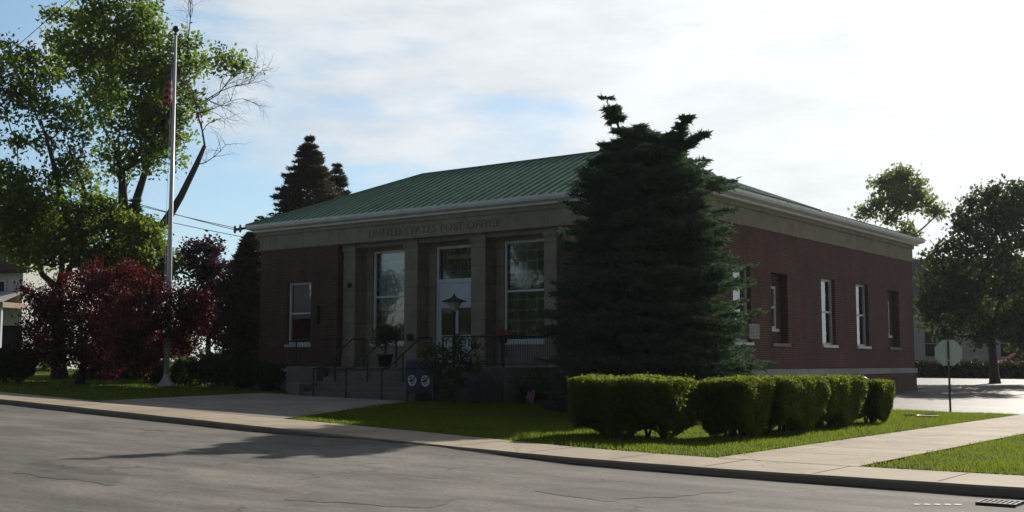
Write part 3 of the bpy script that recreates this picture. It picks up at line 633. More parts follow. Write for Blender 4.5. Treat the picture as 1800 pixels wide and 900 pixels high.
# ---------------------------------------------------------------- mailboxes
def mailbox(cx, cy, ang, label):
    z0 = zl(cx, cy)+.01; t = thing('collection_mailbox', (0, 0, 0), label, 'mailbox', 'blue collection mailboxes by the steps')
    W_, D_ = .46, .52; b = MB(); pr = []
    pr = [(-D_/2, .28), (D_/2, .28), (D_/2, 1.02)]+[(D_/2*math.cos(q), 1.02+.26*math.sin(q)) for q in lin(.15, math.pi-.15, 12)]+[(-D_/2, 1.02)]
    n = len(pr); 
    for s_ in (-1, 1): b.v += [(s_*W_/2, y, z) for y, z in pr]
    b.f = [tuple(range(n-1, -1, -1)), tuple(range(n, 2*n))]+[(i, (i+1) % n, n+(i+1) % n, n+i) for i in range(n)]
    R = Matrix.Translation((cx, cy, z0)) @ Matrix.Rotation(ang, 4, 'Z'); b.v = [tuple(R @ Vector(v)) for v in b.v]; b.build('body', 'navy', t, bevel=.012)
    for sx in (-1, 1):
        for sy in (-1, 1): MB().box(sx*.2-.022, sx*.2+.022, sy*.22-.022, sy*.22+.022, 0, .28, R).build('leg', 'navy', t)
    MB().box(-.19, .19, -.285, -.262, .98, 1.10, R).build('deposit_door', 'navy', t, bevel=.006)
    h = MB(); h.tube([R @ Vector(p) for p in ((-.12, -.28, 1.0), (-.12, -.31, 1.0), (.12, -.31, 1.0), (.12, -.28, 1.0))], .01, 6); h.build('handle', 'iron', t)
    # white oval with an abstract bird mark, on the front and one side
    for face in (0,):
        e = MB(); cxe, cze = -.03, .62
        e.quad(*[R @ Vector((cxe+.135*math.cos(q)*(1+.12*math.cos(q-.8)), -.268, cze+.165*math.sin(q))) for q in lin(0, 2*math.pi*23/24, 23)]); eo = e.build('emblem', 'emblem', t)
        e = MB()
        for P in ([(-.12, -.02), (-.04, .03), (.10, .13), (.12, .10), (.02, 0), (.10, .02), (.08, -.01), (-.02, -.05)], [(-.10, .07), (-.02, .13), (.02, .12), (-.05, .05)], [(-.03, -.085), (.09, -.045), (.10, -.065), (-.02, -.11)]):
            e.quad(*[R @ Vector((cxe+x, -.272, cze+z)) for x, z in P])
        e.build('emblem_bird', 'navy', t)
    return t
mp1 = at(730, 690, 34.9); mp2 = at(753, 690, 34.6)
mailbox(mp1.x, mp1.y, math.radians(25), 'dark blue collection mailbox beside the handrail, left one of the pair')
mailbox(mp2.x, mp2.y, math.radians(25), 'dark blue collection mailbox half behind the green sapling, right one of the pair')
# ---------------------------------------------------------------- planters, boulder, small things
def leaves(P, size, aspect=.6, up=0.0):
    n = len(P); a = rng.normal(0, 1, (n, 3)); a[:, 2] *= (1-up*.6); a /= np.linalg.norm(a, axis=1)[:, None]+1e-9
    b = rng.normal(0, 1, (n, 3)); b -= (b*a).sum(1)[:, None]*a; b /= np.linalg.norm(b, axis=1)[:, None]+1e-9
    s = size*rng.uniform(.6, 1.3, n)[:, None]; a = a*s*.5; b = b*s*.5*aspect; c = np.cross(a, b)/(s*.5)*.6
    V = np.empty((n, 4, 3)); V[:, 0] = P-a; V[:, 1] = P+b+c; V[:, 2] = P+a; V[:, 3] = P-b+c
    return V.reshape(-1, 3)
def blobpts(c, r, nclump, per, cr, flat=.8, hollow=.45):
    d = rng.normal(0, 1, (nclump, 3)); d /= np.linalg.norm(d, axis=1)[:, None]; rad = (hollow+(1-hollow)*rng.uniform(0, 1, nclump)**.7)[:, None]
    K = d*rad*np.array([r, r, r*flat])*rng.uniform(.85, 1.12, nclump)[:, None]+np.array(c)
    P = np.repeat(K, per, 0)+rng.normal(0, cr*.5, (nclump*per, 3))*np.array([1, 1, .7]); return P, K
def bush(name, loc, size, label, mat='shrub', cat='shrub', group=None, n=5000, leaf=.07, stems=5, lumps=7, seed_h=.0):
    loc = Vector(loc); t = thing(name, loc, label, cat, group); Ps = []
    for k in range(lumps):
        w_ = 2*math.pi*k/lumps+random.random(); q = .42 if k else 0
        c = loc+Vector((math.cos(w_)*size[0]*q, math.sin(w_)*size[1]*q, size[2]*(.5+.22*random.uniform(-1, 1))+seed_h))
        P, K = blobpts((0, 0, 0), 1, max(4, n//lumps//18), 18, .22, 1, .5)
        P = P*np.array([size[0]*.58, size[1]*.58, size[2]*.45])+np.array(c); Ps.append(P)
    P = np.concatenate(Ps); P[:, 2] = np.maximum(P[:, 2], loc.z+.03); fastmesh('foliage', leaves(P, leaf), 4, mat, t)
    st = MB()
    for k in range(stems):
        w_ = 2*math.pi*k/stems; st.tube([loc-Vector((0, 0, .05)), loc+Vector((math.cos(w_)*size[0]*.2, math.sin(w_)*size[1]*.2, size[2]*.35+seed_h*.7)), loc+Vector((math.cos(w_)*size[0]*.45, math.sin(w_)*size[1]*.45, size[2]*.75+seed_h))], [.03, .02, .008], 5)
    st.build('stem', 'bark', t); return t
# potted bush on the landing
p = at(677, 600, 38.3); t = thing('potted_bush', (p.x, p.y, FL), 'round leafy bush in a dark pot on the landing, left of the door', 'potted plant')
MB().lathe((p.x, p.y, FL), [(.16, 0), (.2, .05), (.26, .36), (.3, .38), (.3, .42), (.24, .42)], 14).build('pot', 'iron', t, True)
MB().tube([(p.x, p.y, FL+.3), (p.x+.02, p.y, FL+.8)], .03, 6).build('stem', 'bark', t)
P, K = blobpts((p.x, p.y, FL+.98), .46, 60, 30, .2, .75, .3); fastmesh('foliage', leaves(P, .07), 4, 'shrub', t)
p = (-21.2, 28.12, FL); t = thing('flower_pot', (-21.28, 28.3, FL), 'small pot of red flowers at the corner of the landing railing', 'potted plant')
MB().lathe((-21.28, 28.3, FL), [(.05, 0), (.05, .72), (.12, .75), (.17, .95), (.13, .95)], 12).build('pot', 'iron', t, True)
P, K = blobpts((-21.28, 28.3, FL+1.08), .2, 24, 14, .1, .8, .3); fastmesh('blooms', leaves(P, .05), 4, 'flower', t)
# boulder
def boulder(loc, s, label):
    t = MB(); n1_, n2_ = 14, 22
    for i in range(n1_+1):
        th = math.pi*i/n1_
        for j in range(n2_):
            ph = 2*math.pi*j/n2_; d = Vector((math.sin(th)*math.cos(ph), math.sin(th)*math.sin(ph), math.cos(th)))
            e = [math.copysign(abs(q)**.62, q) for q in d]; r = 1+.10*math.sin(3*d.x+1.3)+.07*math.sin(5*d.y+2*d.z)+.05*math.sin(9*d.x*d.z+4*d.y)+.02*math.sin(23*d.x+17*d.z)
            t.v.append((e[0]*s[0]*r, e[1]*s[1]*r, s[2]*.8+e[2]*s[2]*r))
    for i in range(n1_):
        for j in range(n2_): t.f.append((i*n2_+j, (i+1)*n2_+j, (i+1)*n2_+(j+1) % n2_, i*n2_+(j+1) % n2_))
    o = t.build('boulder', 'rock', None, True); o.location = loc; tag(o, label, 'boulder')
p = at(838, 705, 34.6); boulder((p.x, p.y, zl(p.x, p.y)-.08), (.66, .55, .56), 'large dark slate boulder on the lawn right of the mailboxes')
# small flag on a stick in the bed
p = at(925, 700, 33.5); gz = zl(p.x, p.y); t = thing('small_flag', (p.x, p.y, gz), 'tiny drooping flag on a stick in the dark planting by the lawn', 'flag')
MB().tube([(p.x-.12, p.y, gz), (p.x+.14, p.y, gz+.62)], .008, 5).build('stick', 'wood', t)
m = MB()
for i in range(6):
    for j in range(4):
        f_ = lambda a, b: (p.x+.14-.26*a*.42+b*.22-.03, p.y+.03*math.sin(a*5+b*6), gz+.60-.62*a*.62-b*.17)
        m.quad(f_(i/6, j/4), f_((i+1)/6, j/4), f_((i+1)/6, (j+1)/4), f_(i/6, (j+1)/4))
o = m.build('cloth', 'flag', t)
uv = o.data.uv_layers.new(name='uv')
for k in range(24):
    i, j = divmod(k, 4)
    for q, (a, b) in enumerate(((i, j), (i+1, j), (i+1, j+1), (i, j+1))): uv.data[k*4+q].uv = (a/6, 1-b/4)
# white rounded vent cap behind the hedge
p = at(1519, 668, 33.5); t = MB(); gz = zl(p.x, p.y)
t.lathe((0, 0, 0), [(.045, 0), (.045, gz and (1.05-gz)), (.13, 1.06-gz), (.13, 1.12-gz), (.09, 1.2-gz), (.02, 1.24-gz)], 12); o = t.build('vent_pipe', 'white', None, True); o.location = (p.x, p.y, gz); tag(o, 'white capped vent pipe poking up behind the small clipped shrub', 'pipe')
# AC unit
t = thing('air_conditioner', (BX1+.2, 34.3, 2.4), 'grey window air conditioner jutting from the side window nearest the big spruce', 'air conditioner')
MB().bbox(BX1-.05, BX1+.42, 33.85, 34.62, 2.41, 2.86, .02).build('casing', 'metal', t)
m = MB()
for k in range(9): m.box(BX1+.425, BX1+.435, 33.9, 34.57, 2.46+k*.042, 2.475+k*.042)
m.build('louvre', 'iron', t)
# stop sign seen from behind
t0 = (-10.05, 35.0); gz = zl(*t0); t = thing('stop_sign', (*t0, gz), 'pale octagonal road sign seen from behind on a dark perforated post', 'road sign')
pm = MB(); pm.box(-.03, .03, -.03, -.012, 0, 2.08); pm.box(-.03, -.018, -.012, .012, 0, 2.08); pm.box(.018, .03, -.012, .012, 0, 2.08)
for k in range(37): pm.box(-.008, .008, -.034, -.03, .05+k*.053, .07+k*.053)
R_ = Matrix.Translation((*t0, gz)) @ Matrix.Rotation(YAW-.35, 4, 'Z'); pm.v = [tuple(R_ @ Vector(v)) for v in pm.v]; pm.build('post', 'post', t)
om = MB(); oc = [(.406*math.cos(math.radians(22.5+45*k)), .406*math.sin(math.radians(22.5+45*k))) for k in range(8)]; ZC = 1.93-gz+.0
for y in (.016, .022): om.v += [tuple(R_ @ Vector((a, y, ZC+b))) for a, b in oc]
om.f = [tuple(range(7, -1, -1)), tuple(range(8, 16))]+[(i, (i+1) % 8, 8+(i+1) % 8, 8+i) for i in range(8)]; om.build('sign_plate', 'signback', t)
bm_ = MB()
for dz in (-.22,): bm_.box(-.035, .035, -.04, -.03, ZC+dz-.02, ZC+dz+.02)
bm_.v = [tuple(R_ @ Vector(v)) for v in bm_.v]; bm_.build('bolt_bracket', 'alu', t)
# storm drain, kerb inlet marks, water-meter lid on lawn
dx, dy = gpt(1758, 888, .05); m = MB()
m.box(-.21, .21, -.2, -.16, 0, .03); m.box(-.21, .21, .16, .2, 0, .03)
for k in range(8): m.box(-.21+k*.055, -.185+k*.055, -.16, .16, 0, .028)
o = m.build('drain_grate', 'iron'); o.location = (dx, dy, zroad(dx, dy)+.005); tag(o, 'dark iron storm drain grate in the road by the kerb', 'drain')
m = MB(); m.lathe((0, 0, 0), [(.3, 0), (.3, .03), (.26, .035), (.25, .03)], 20); px_, py_ = gpt(1630, 737, .17); o = m.build('manhole_cover', 'iron'); o.location = (px_, py_, zl(px_, py_)+.04); tag(o, 'dark round cover set in the sunlit lawn', 'manhole cover')
m = MB()
for k in range(5):
    a, b = gpt(1612+k*18, 889, .05); m.box(a-.035, a+.035, b-.05, b+.05, zroad(a, b)+.003, zroad(a, b)+.007)
struct(m.build('road_marking', 'white'))
# ---------------------------------------------------------------- flagpole
fx, fy = at(292, 680, 43.5).x, at(292, 680, 43.5).y; gz = zl(fx, fy); topz = at(320, 40, 43.5).z
t = thing('flagpole', (fx, fy, gz), 'tall slender silver flagpole with a dark ball finial on the left lawn', 'flagpole')
MB().lathe((fx, fy, gz), [(.36, 0), (.36, .05), (.22, .16), (.13, .34), (.12, .4), (.115, .45)], 20).build('base_collar', 'alu', t, True)
MB().tube([(fx, fy, gz+.1), (fx, fy, gz+4), (fx, fy, topz-.1)], [.11, .10, .05], 16).build('pole', 'alu', t, True)
MB().lathe((fx, fy, topz-.1), [(.06, 0), (.07, .05), (.02, .08), (.05, .1), (.11, .16), (.13, .23), (.11, .3), (.05, .35), (.01, .36)], 14).build('finial', 'iron', t, True)
MB().tube([(fx-.07, fy-.1, gz+1.2), (fx-.12, fy-.12, gz+6), (fx-.05, fy-.08, topz-.2)], .008, 4).build('halyard', 'emblem', t)
def drape(name, z0, H_, wd, mat, label, folds=5):
    m = MB(); nu, nv = 18, 14; P = {}
    for i in range(nu+1):
        for j in range(nv+1):
            u = i/nu; v = j/nv; spread = wd*(.25+.75*(v**.8)); x = -u*spread-.06; y = .16*math.sin(u*folds*2.4+v*2)*(.3+v*.7); z = z0-v*H_-u*.35*(1-v)-u*.25
            P[i, j] = Vector((fx+x*RT[0]+y*FW[0], fy+x*RT[1]+y*FW[1], z))
    for i in range(nu):
        for j in range(nv): m.quad(P[i, j], P[i+1, j], P[i+1, j+1], P[i, j+1])
    o = m.build(name, mat, None, True); uv = o.data.uv_layers.new(name='uv')
    for k in range(nu*nv):
        i, j = divmod(k, nv)
        for q, (a, b) in enumerate(((i, j), (i+1, j), (i+1, j+1), (i, j+1))): uv.data[k*4+q].uv = (a/nu, 1-b/nv)
    tag(o, label, 'flag'); return o
zf = lambda py: at(312, py, 43.5).z
drape('flag', zf(78), zf(78)-zf(168), .42, 'flag', 'limp red striped flag hanging folded near the top of the pole')
drape('pennant', zf(172), zf(172)-zf(208), .8, 'black', 'small black flag hanging limp below the striped flag')
# ---------------------------------------------------------------- trees
def tree(name, base, blobs, d, label, leafm, barkm='bark', leaf=.2, dens=1.0, cr=.5, depth=.6, limbs=None, tr=.3, cat='tree', fork=.45, per=26, group=None, skew=0):
    base = Vector(base); t = thing(name, base, label, cat, group); Ps = []; Ks = []
    for (px, py, r) in blobs:
        rr = r/FPX*d; c = at(px, py, d+random.uniform(-depth, depth)*rr*1.6); nc = max(6, int(dens*34*rr*rr)); P, K = blobpts(c, rr, nc, per, cr, .9, .35); Ps.append(P); Ks.append((c, rr, K))
    P = np.concatenate(Ps); P = P[P[:, 2] > base.z+.15]; fastmesh('crown', leaves(P, leaf), 4, leafm, t)
    m = MB(); fk = base.lerp(sum((k[0] for k in Ks), Vector())/len(Ks), fork); fk.x = base.x*.6+fk.x*.4; fk.y = base.y*.6+fk.y*.4
    m.tube([base-Vector((0, 0, .1)), base.lerp(fk, .15)+Vector((0, 0, 0)), base.lerp(fk, .6), fk], [tr*1.35, tr, tr*.85, tr*.75], 10)
    m.build('trunk', barkm, t, True); m = MB()
    nodes = [(fk, tr*.7, 0)]
    for c, rr, K in sorted(Ks, key=lambda k: (k[0]-fk).length):
        pi = min(nodes, key=lambda q: (q[0]-c).length+.35*q[2]+(3 if q[0].z > c.z+.5 else 0)); p0, r0, dd = pi
        mid = p0.lerp(c, .5)+Vector((random.uniform(-.15, .15), random.uniform(-.15, .15), -.12*(c-p0).length*random.uniform(.2, 1))); r1 = max(.03, r0*.72)
        m.tube([p0, mid, c], [r1, r1*.85, r1*.7], 7); nodes.append((c, r1*.8, dd+(c-p0).length))
        for k in K[::max(1, len(K)//8)]: m.tube([mid.lerp(c, random.uniform(.3, 1)), Vector(k)], [r1*.35, .01], 5)
    m.build('limb', barkm, t, True); return t
# big green maple behind flagpole
D1 = 56
b1 = at(222, 640, D1); b1.z = zl(b1.x, b1.y)
T1 = tree('maple_tree', b1, [(190, 55, 62), (245, 30, 42), (140, 40, 34), (130, 100, 45), (220, 130, 75), (285, 85, 45), (325, 75, 22), (345, 110, 32), (395, 95, 30), (420, 118, 14), (300, 170, 52), (235, 215, 58), (310, 225, 36), (170, 180, 50), (260, 270, 38), (205, 270, 34), (300, 275, 22), (180, 110, 55), (100, 70, 26), (90, 25, 5) , (345, 190, 20), (180, 5, 40), (250, -20, 40), (225, 60, 45), (265, 130, 50), (265, 210, 48), (215, 300, 24), (275, 240, 40), (310, 135, 34)][:],
     D1, 'tall green maple with several rising trunks directly behind the flagpole', 'maple', 'bark', .24, .55, .62, limbs=None, tr=.32, fork=.4)
dl = MB(); q = [at(278, 408, D1-3), at(300, 375, D1-3), at(318, 345, D1-3), at(345, 290, D1-3), at(360, 256, D1-3)]
dl.tube([at(240, 460, D1-3), *q], [.22, .2, .19, .16, .13, .09], 9)
def twig(m, p, dr, L, r, k):
    pts = [p]; dd = dr.copy()
    for i in range(4): dd = (dd+Vector([random.uniform(-.28, .28) for _ in range(3)])).normalized(); pts.append(pts[-1]+dd*L/4)
    m.tube(pts, [r, r*.8, r*.6, r*.45, r*.3], 5)
    if k:
        for i in range(1, 5):
            for _ in range(2 if k > 1 else 1): twig(m, pts[i], (dd+Vector([random.uniform(-.9, .9) for _ in range(3)])).normalized(), L*.5, r*.45, k-1)
twig(dl, q[-1], Vector((.15, 0, 1)).normalized(), 2.6, .05, 3); twig(dl, q[-2], Vector((RT[0], RT[1], .05)).normalized(), 1.8, .03, 2); twig(dl, at(340, 190, D1), Vector((RT[0]*.9, RT[1]*.9, .45)).normalized(), 3.0, .04, 3); twig(dl, at(330, 80, D1), Vector((RT[0]*.4, RT[1]*.4, .9)).normalized(), 2.6, .035, 3); twig(dl, at(345, 200, D1), Vector((RT[0], RT[1], .2)).normalized(), 2.4, .03, 3)
dl.build('dead_limb', 'barkw', T1, True, 0)
tk = MB(); tk.tube([at(225, 480, D1), at(214, 400, D1), at(213, 320, D1), at(208, 240, D1)], [.26, .2, .13, .04], 9); tk.tube([at(228, 470, D1), at(240, 350, D1), at(262, 280, D1), at(280, 200, D1)], [.26, .2, .13, .04], 9); tk.build('main_fork', 'bark', T1, True)
D2 = 50; b2 = at(105, 650, D2); b2.z = zl(b2.x, b2.y)
T2 = tree('maple_tree', b2, [(40, 95, 40), (20, 150, 48), (85, 130, 36), (60, 190, 42), (110, 210, 40), (10, 195, 25), (90, 245, 26), (30, 250, 12), (145, 250, 22), (130, 290, 30), (30, 320, 40), (70, 345, 45), (120, 350, 45), (15, 380, 45), (75, 400, 50), (140, 400, 42), (180, 360, 30), (40, 430, 30), (85, 430, 38), (-40, 120, 60), (-50, 350, 70), (-40, 230, 30), (5, 340, 45), (45, 385, 50), (110, 440, 45), (150, 420, 45), (165, 380, 40), (10, 430, 35), (60, 450, 30), (100, 300, 30), (160, 310, 22)],
     D2, 'broad green maple with dark slanting limbs at the left edge, over the white house', 'maple', 'bark', .22, .62, .56, tr=.3, fork=.45)
tk = MB(); tk.tube([at(135, 470, D2), at(118, 380, D2), at(92, 280, D2), at(72, 210, D2)], [.24, .17, .10, .03], 9); tk.tube([at(130, 440, D2), at(150, 340, D2), at(118, 250, D2)], [.17, .10, .03], 8); tk.build('main_fork', 'bark', T2, True)
b7 = at(262, 655, 50); b7.z = zl(b7.x, b7.y)
tree('young_maple', b7, [(200, 385, 28), (235, 400, 30), (262, 415, 32), (215, 430, 34), (250, 450, 36), (280, 440, 24), (285, 475, 30), (200, 470, 32), (240, 490, 30), (300, 460, 14), (170, 450, 24)], 50, 'smaller green maple between the flagpole and the dark evergreen, under the dead limb', 'maple', 'bark', .2, 1.6, .45, tr=.14, fork=.5)
# conifers
def conifer(name, base, H_, R_, label, mat, nb=500, prof=None, needle=.10, tw=12, per=6, lean=(0, 0), leaders=None, tierh=.42, group=None, z_start=.0):
    base = Vector(base); t = thing(name, base, label, 'tree', group); Q = []; D_ = []
    prof = prof or (lambda f: (1-f)**.85)
    def whorl(b0, ax, H, R, nb, pf, th):
        n = nb; f = rng.uniform(z_start, 1, n)**1.15; f = (np.clip(np.round(f*H/th)*th/H+rng.normal(0, .17*th/H, n), 0, 1) if th else f); az = rng.uniform(0, 2*np.pi, n)
        tier = np.sin(f*H*5.2)*.10
        for i in range(n):
            r = R*pf(f[i])*(rng.uniform(.70, 1.08)+tier[i])*(1+.16*math.sin(az[i]*5+round(f[i]*H/(th or 9))*2.4)+.07*math.sin(az[i]*11+f[i]*H*3)); r = max(r, .12); z = f[i]*H
            o = np.array(b0)+np.array(ax)*z; d = np.array([math.cos(az[i]), math.sin(az[i]), 0]); side = np.array([-d[1], d[0], 0])
            inner = .12 if r < 1.2 else .35
            K = max(3, int(tw*min(1, r/1.2)+2)); s = np.linspace(inner, 1, K)
            droop = -.34*r*s+.20*r*s**3.0
            pts = o+d*(r*s)[:, None]+(side*(np.sin(s*3+az[i]*5)*.06*r)[:, None] if r > .6 else 0); pts[:, 2] += droop+.12
            tl = (1.05-s)*.62*min(r, 1.6)+min(.13, .25*r+.03)
            for sg in (-1, 1):
                tdir = side*sg*.8+d*.62; tdir = tdir/np.linalg.norm(tdir)
                m_ = per; w_ = np.linspace(.05, 1, m_)
                PP = pts[:, None, :]+tdir*(tl[:, None]*w_)[:, :, None]; PP[:, :, 2] -= (.10*tl[:, None]*w_)
                PP = PP.reshape(-1, 3)+rng.normal(0, .02, (K*m_, 3)); Q.append(PP); D_.append(np.repeat((tdir+np.array([0, 0, .1]))[None], K*m_, 0))
            Q.append(pts+rng.normal(0, .02, pts.shape)); D_.append(np.repeat(d[None], K, 0))
    whorl(base, (lean[0], lean[1], 1), H_, R_, nb, prof, tierh)
    for (b0, tip, rr, k) in (leaders or []):
        b0 = Vector(b0); ax = Vector(tip)-b0; L = ax.length; ax /= L; whorl(b0, ax, L, rr, k, lambda f: (1-f)**.7*.9+.12, 0)
    P = np.concatenate(Q); D = np.concatenate(D_); n = len(P)
    D = D/np.linalg.norm(D, axis=1)[:, None]+rng.normal(0, .45, (n, 3)); D /= np.linalg.norm(D, axis=1)[:, None]
    b = rng.normal(0, 1, (n, 3)); b -= (b*D).sum(1)[:, None]*D; b /= np.linalg.norm(b, axis=1)[:, None]; s = needle*rng.uniform(.7, 1.3, n)[:, None]
    V = np.empty((n, 4, 3)); V[:, 0] = P-D*s*.5; V[:, 1] = P+b*s*.16; V[:, 2] = P+D*s; V[:, 3] = P-b*s*.16
    fastmesh('crown', V.reshape(-1, 3), 4, mat, t)
    m = MB(); m.tube([base-Vector((0, 0, .1)), base+Vector((lean[0]*H_*.5, lean[1]*H_*.5, H_*.5)), base+Vector((lean[0]*H_, lean[1]*H_, H_*.97))], [R_*.07+.05, R_*.04+.03, .015], 8)
    for (b0, tip, rr, k) in (leaders or []): m.tube([b0, tip], [.05, .012], 6)
    m.build('trunk', 'barkp', t, True); return t, P
DS = 30.3; sb = at(1140, 700, DS); gz = zl(sb.x, sb.y); sb = Vector((sb.x, sb.y, gz))
zz = lambda py: at(1140, py, DS).z
profpts = [(zz(705), 2.45), (zz(640), 2.72), (zz(560), 2.50), (zz(480), 2.36), (zz(400), 2.02), (zz(330), 1.88), (zz(285), 1.6), (zz(262), 1.3), (zz(245), .8), (zz(228), .2)]
HS = zz(228)-gz
def sprof(f):
    z = gz+f*HS; return 1.02*float(np.interp(z, [q[0] for q in profpts], [q[1] for q in profpts]))
conifer('spruce_tree', sb, HS, 1.0, 'huge dark blue-green spruce with a forked top hiding the near corner of the building', 'spruce', nb=900, prof=sprof, needle=.14, tw=13, per=6,
        leaders=[(at(1112, 275, DS), at(1066, 178, DS), .36, 44), (at(1160, 280, DS), at(1208, 212, DS), .36, 44), (at(1180, 270, DS), at(1240, 242, DS-.4), .26, 30), (at(1130, 262, DS+.2), at(1125, 228, DS+.2), .28, 30), (at(1095, 262, DS), at(1055, 262, DS), .3, 20)])
def cbase(px, d): q = at(px, 660, d); return Vector((q.x, q.y, zl(q.x, q.y)))
def chgt(px, py, d): return at(px, py, d).z-cbase(px, d).z
conifer('conifer_tree', cbase(537, 64), chgt(537, 236, 64), 6.2, 'pointed dark conifer behind the left end of the green roof, taller of two', 'conifer', nb=800, needle=.2, tw=10, per=5, prof=lambda f: (1-f)**.9, z_start=.3, tierh=.38)
conifer('conifer_tree', cbase(587, 66), chgt(587, 288, 66), 4.2, 'narrow dark conifer peeking over the roof, shorter of two', 'conifer', nb=460, needle=.2, tw=9, per=4, z_start=.35, tierh=.38)
conifer('cypress_tree', cbase(437, 51), chgt(440, 412, 51), 1.05, 'narrow dark evergreen column beside the left corner of the post office', 'conifer', nb=1300, needle=.16, tw=7, per=4, prof=lambda f: min(1, (1-f)*3)**.6, tierh=0)
conifer('dark_spruce', cbase(228, 52), chgt(228, 352, 52), 2.3, 'dark evergreen between the big maple and the red maple', 'spruce', nb=420, needle=.18, tw=9, per=5)
# red and purple trees
b3 = at(140, 676, 44); b3.z = zl(b3.x, b3.y)
RM = tree('red_maple', b3, [(170, 490, 34), (225, 480, 26), (120, 515, 42), (200, 525, 50), (255, 505, 36), (65, 530, 26), (80, 565, 42), (140, 570, 55), (215, 575, 55), (275, 550, 38), (55, 605, 34), (110, 620, 40), (175, 625, 45), (240, 620, 45), (300, 600, 30), (45, 510, 12), (320, 530, 34), (345, 560, 34), (325, 590, 34), (355, 530, 20)],
     44, 'low spreading dark red Japanese maple on the shaded left lawn', 'red', 'barkp', .12, 3.2, .34, tr=.17, fork=.5, depth=.8)
b4 = at(365, 665, 52); b4.z = zl(b4.x, b4.y)
tree('plum_tree', b4, [(345, 440, 22), (375, 435, 20), (330, 460, 18), (380, 470, 26), (350, 480, 30), (395, 505, 24), (360, 520, 34), (395, 545, 26), (345, 560, 32), (385, 580, 30)], 52, 'purple-leaved plum tree rising just right of the flagpole', 'purple', 'barkp', .17, 2.2, .36, tr=.14)
# right tree, far tree
b5 = at(1748, 643, 60); b5.z = zl(b5.x, b5.y)
tree('shade_tree', b5, [(1735, 342, 24), (1712, 352, 14), (1770, 352, 18), (1690, 385, 18), (1800, 345, 40), (1820, 560, 50), (1690, 510, 40), (1655, 520, 28), (1725, 375, 34), (1775, 365, 36), (1700, 395, 22), (1760, 420, 52), (1700, 430, 34), (1665, 440, 20), (1655, 475, 28), (1700, 485, 46), (1770, 490, 58), (1630, 490, 16), (1645, 525, 30), (1690, 545, 36), (1640, 560, 26), (1665, 585, 24), (1630, 530, 20), (1720, 590, 24), (1640, 460, 18), (1790, 600, 30), (1740, 555, 40), (1790, 560, 40), (1840, 400, 60), (1850, 500, 60)],
     60, 'dense dark shade tree in front of the cream house at the right', 'right', 'bark', .24, .8, .55, tr=.24, fork=.42)
b6 = at(1570, 640, 78); b6.z = zl(b6.x, b6.y)
tree('distant_tree', b6, [(1575, 312, 22), (1550, 328, 18), (1600, 318, 22), (1575, 345, 26), (1615, 345, 20), (1640, 362, 15), (1650, 375, 8), (1540, 360, 18), (1520, 375, 12), (1560, 378, 18), (1595, 360, 16), (1590, 405, 12), (1605, 415, 8)], 78, 'pale green rounded tree showing above the rear roof', 'back', 'bark', .3, .8, .6, tr=.22, fork=.7)
# sapling in front of the door
sp_ = at(800, 710, 33.2); sp_.z = zl(sp_.x, sp_.y)
tree('sapling', sp_, [(800, 600, 18), (785, 625, 22), (812, 630, 22), (762, 615, 20), (770, 645, 18), (838, 605, 12), (835, 640, 20), (800, 655, 22), (780, 670, 14), (745, 640, 12), (815, 675, 14)], 33.2, 'slender leafy sapling on the lawn in front of the entrance', 'shrub', 'bark', .085, 4.5, .16, tr=.035, fork=.35, per=16)
# ---------------------------------------------------------------- shrubs
def shrub_at(px, py, d, wpx, hpx, label, mat='shrub', n=4000, leaf=.09, group='dark foundation shrubs', dep=None, name='shrub'):
    q = at(px, py, d); w_ = wpx/FPX*d/2; return bush(name, (q.x, q.y, zl(q.x, q.y)), (w_, (dep or w_), hpx/FPX*d), label, mat, 'shrub', group, n, leaf)
G1 = 'dark shrubs below the left brick wing'
shrub_at(277, 683, 46, 50, 42, 'small dark shrub at the left foot of the flagpole', 'shrub', 3500, .09, G1)
shrub_at(322, 688, 45.5, 50, 50, 'dark shrub at the right foot of the flagpole', 'shrub', 4500, .09, G1)
shrub_at(383, 690, 42.6, 66, 70, 'bushy dark shrub between the flagpole and the entrance ramp', 'shrub', 5000, .09, G1)
shrub_at(430, 690, 41.6, 62, 66, 'dark shrub at the start of the entrance ramp', 'hedged', 4500, .09, G1)
shrub_at(478, 692, 40.6, 60, 46, 'low dark shrub in front of the ramp wall, nearest the steps', 'hedged', 4500, .09, G1)
shrub_at(352, 686, 44.5, 70, 60, 'dark shrub directly under the plum tree', 'hedged', 4500, .1, G1)
G2 = 'low dark shrubs under the right front window'
shrub_at(888, 706, 36.2, 60, 40, 'low dark shrub beside the boulder', 'hedged', 5000, .08, G2)
shrub_at(948, 708, 35.2, 70, 46, 'low dark shrub behind the tiny flag', 'hedged', 6000, .08, G2)
shrub_at(1000, 714, 33.6, 60, 50, 'low dark shrub between the big spruce and the tiny flag', 'hedged', 5000, .08, G2)
G3 = 'sunlit lime shrubs beyond the red maple'
shrub_at(80, 672, 62, 50, 45, 'sunlit lime shrub beyond the red maple, next to the dark hedge', 'lime', 2500, .14, G3)
shrub_at(205, 668, 64, 60, 60, 'sunlit lime shrub seen under the middle of the red maple', 'lime', 3000, .14, G3)
shrub_at(262, 668, 66, 46, 60, 'sunlit lime shrub seen left of the flagpole base', 'lime', 2500, .14, G3)
shrub_at(318, 668, 66, 46, 70, 'sunlit lime shrub seen right of the flagpole base', 'lime', 2500, .14, G3)
shrub_at(1718, 642, 72, 24, 34, 'small round shrub at the foot of the cream house wall', 'right', 1500, .16, 'little shrubs by the cream house')
shrub_at(1700, 642, 73, 14, 20, 'tiny low shrub left of the small round one by the cream house', 'right', 700, .16, 'little shrubs by the cream house')
shrub_at(1775, 642, 71, 30, 30, 'small dark shrub beside the red car', 'right', 1500, .16, 'little shrubs by the cream house')
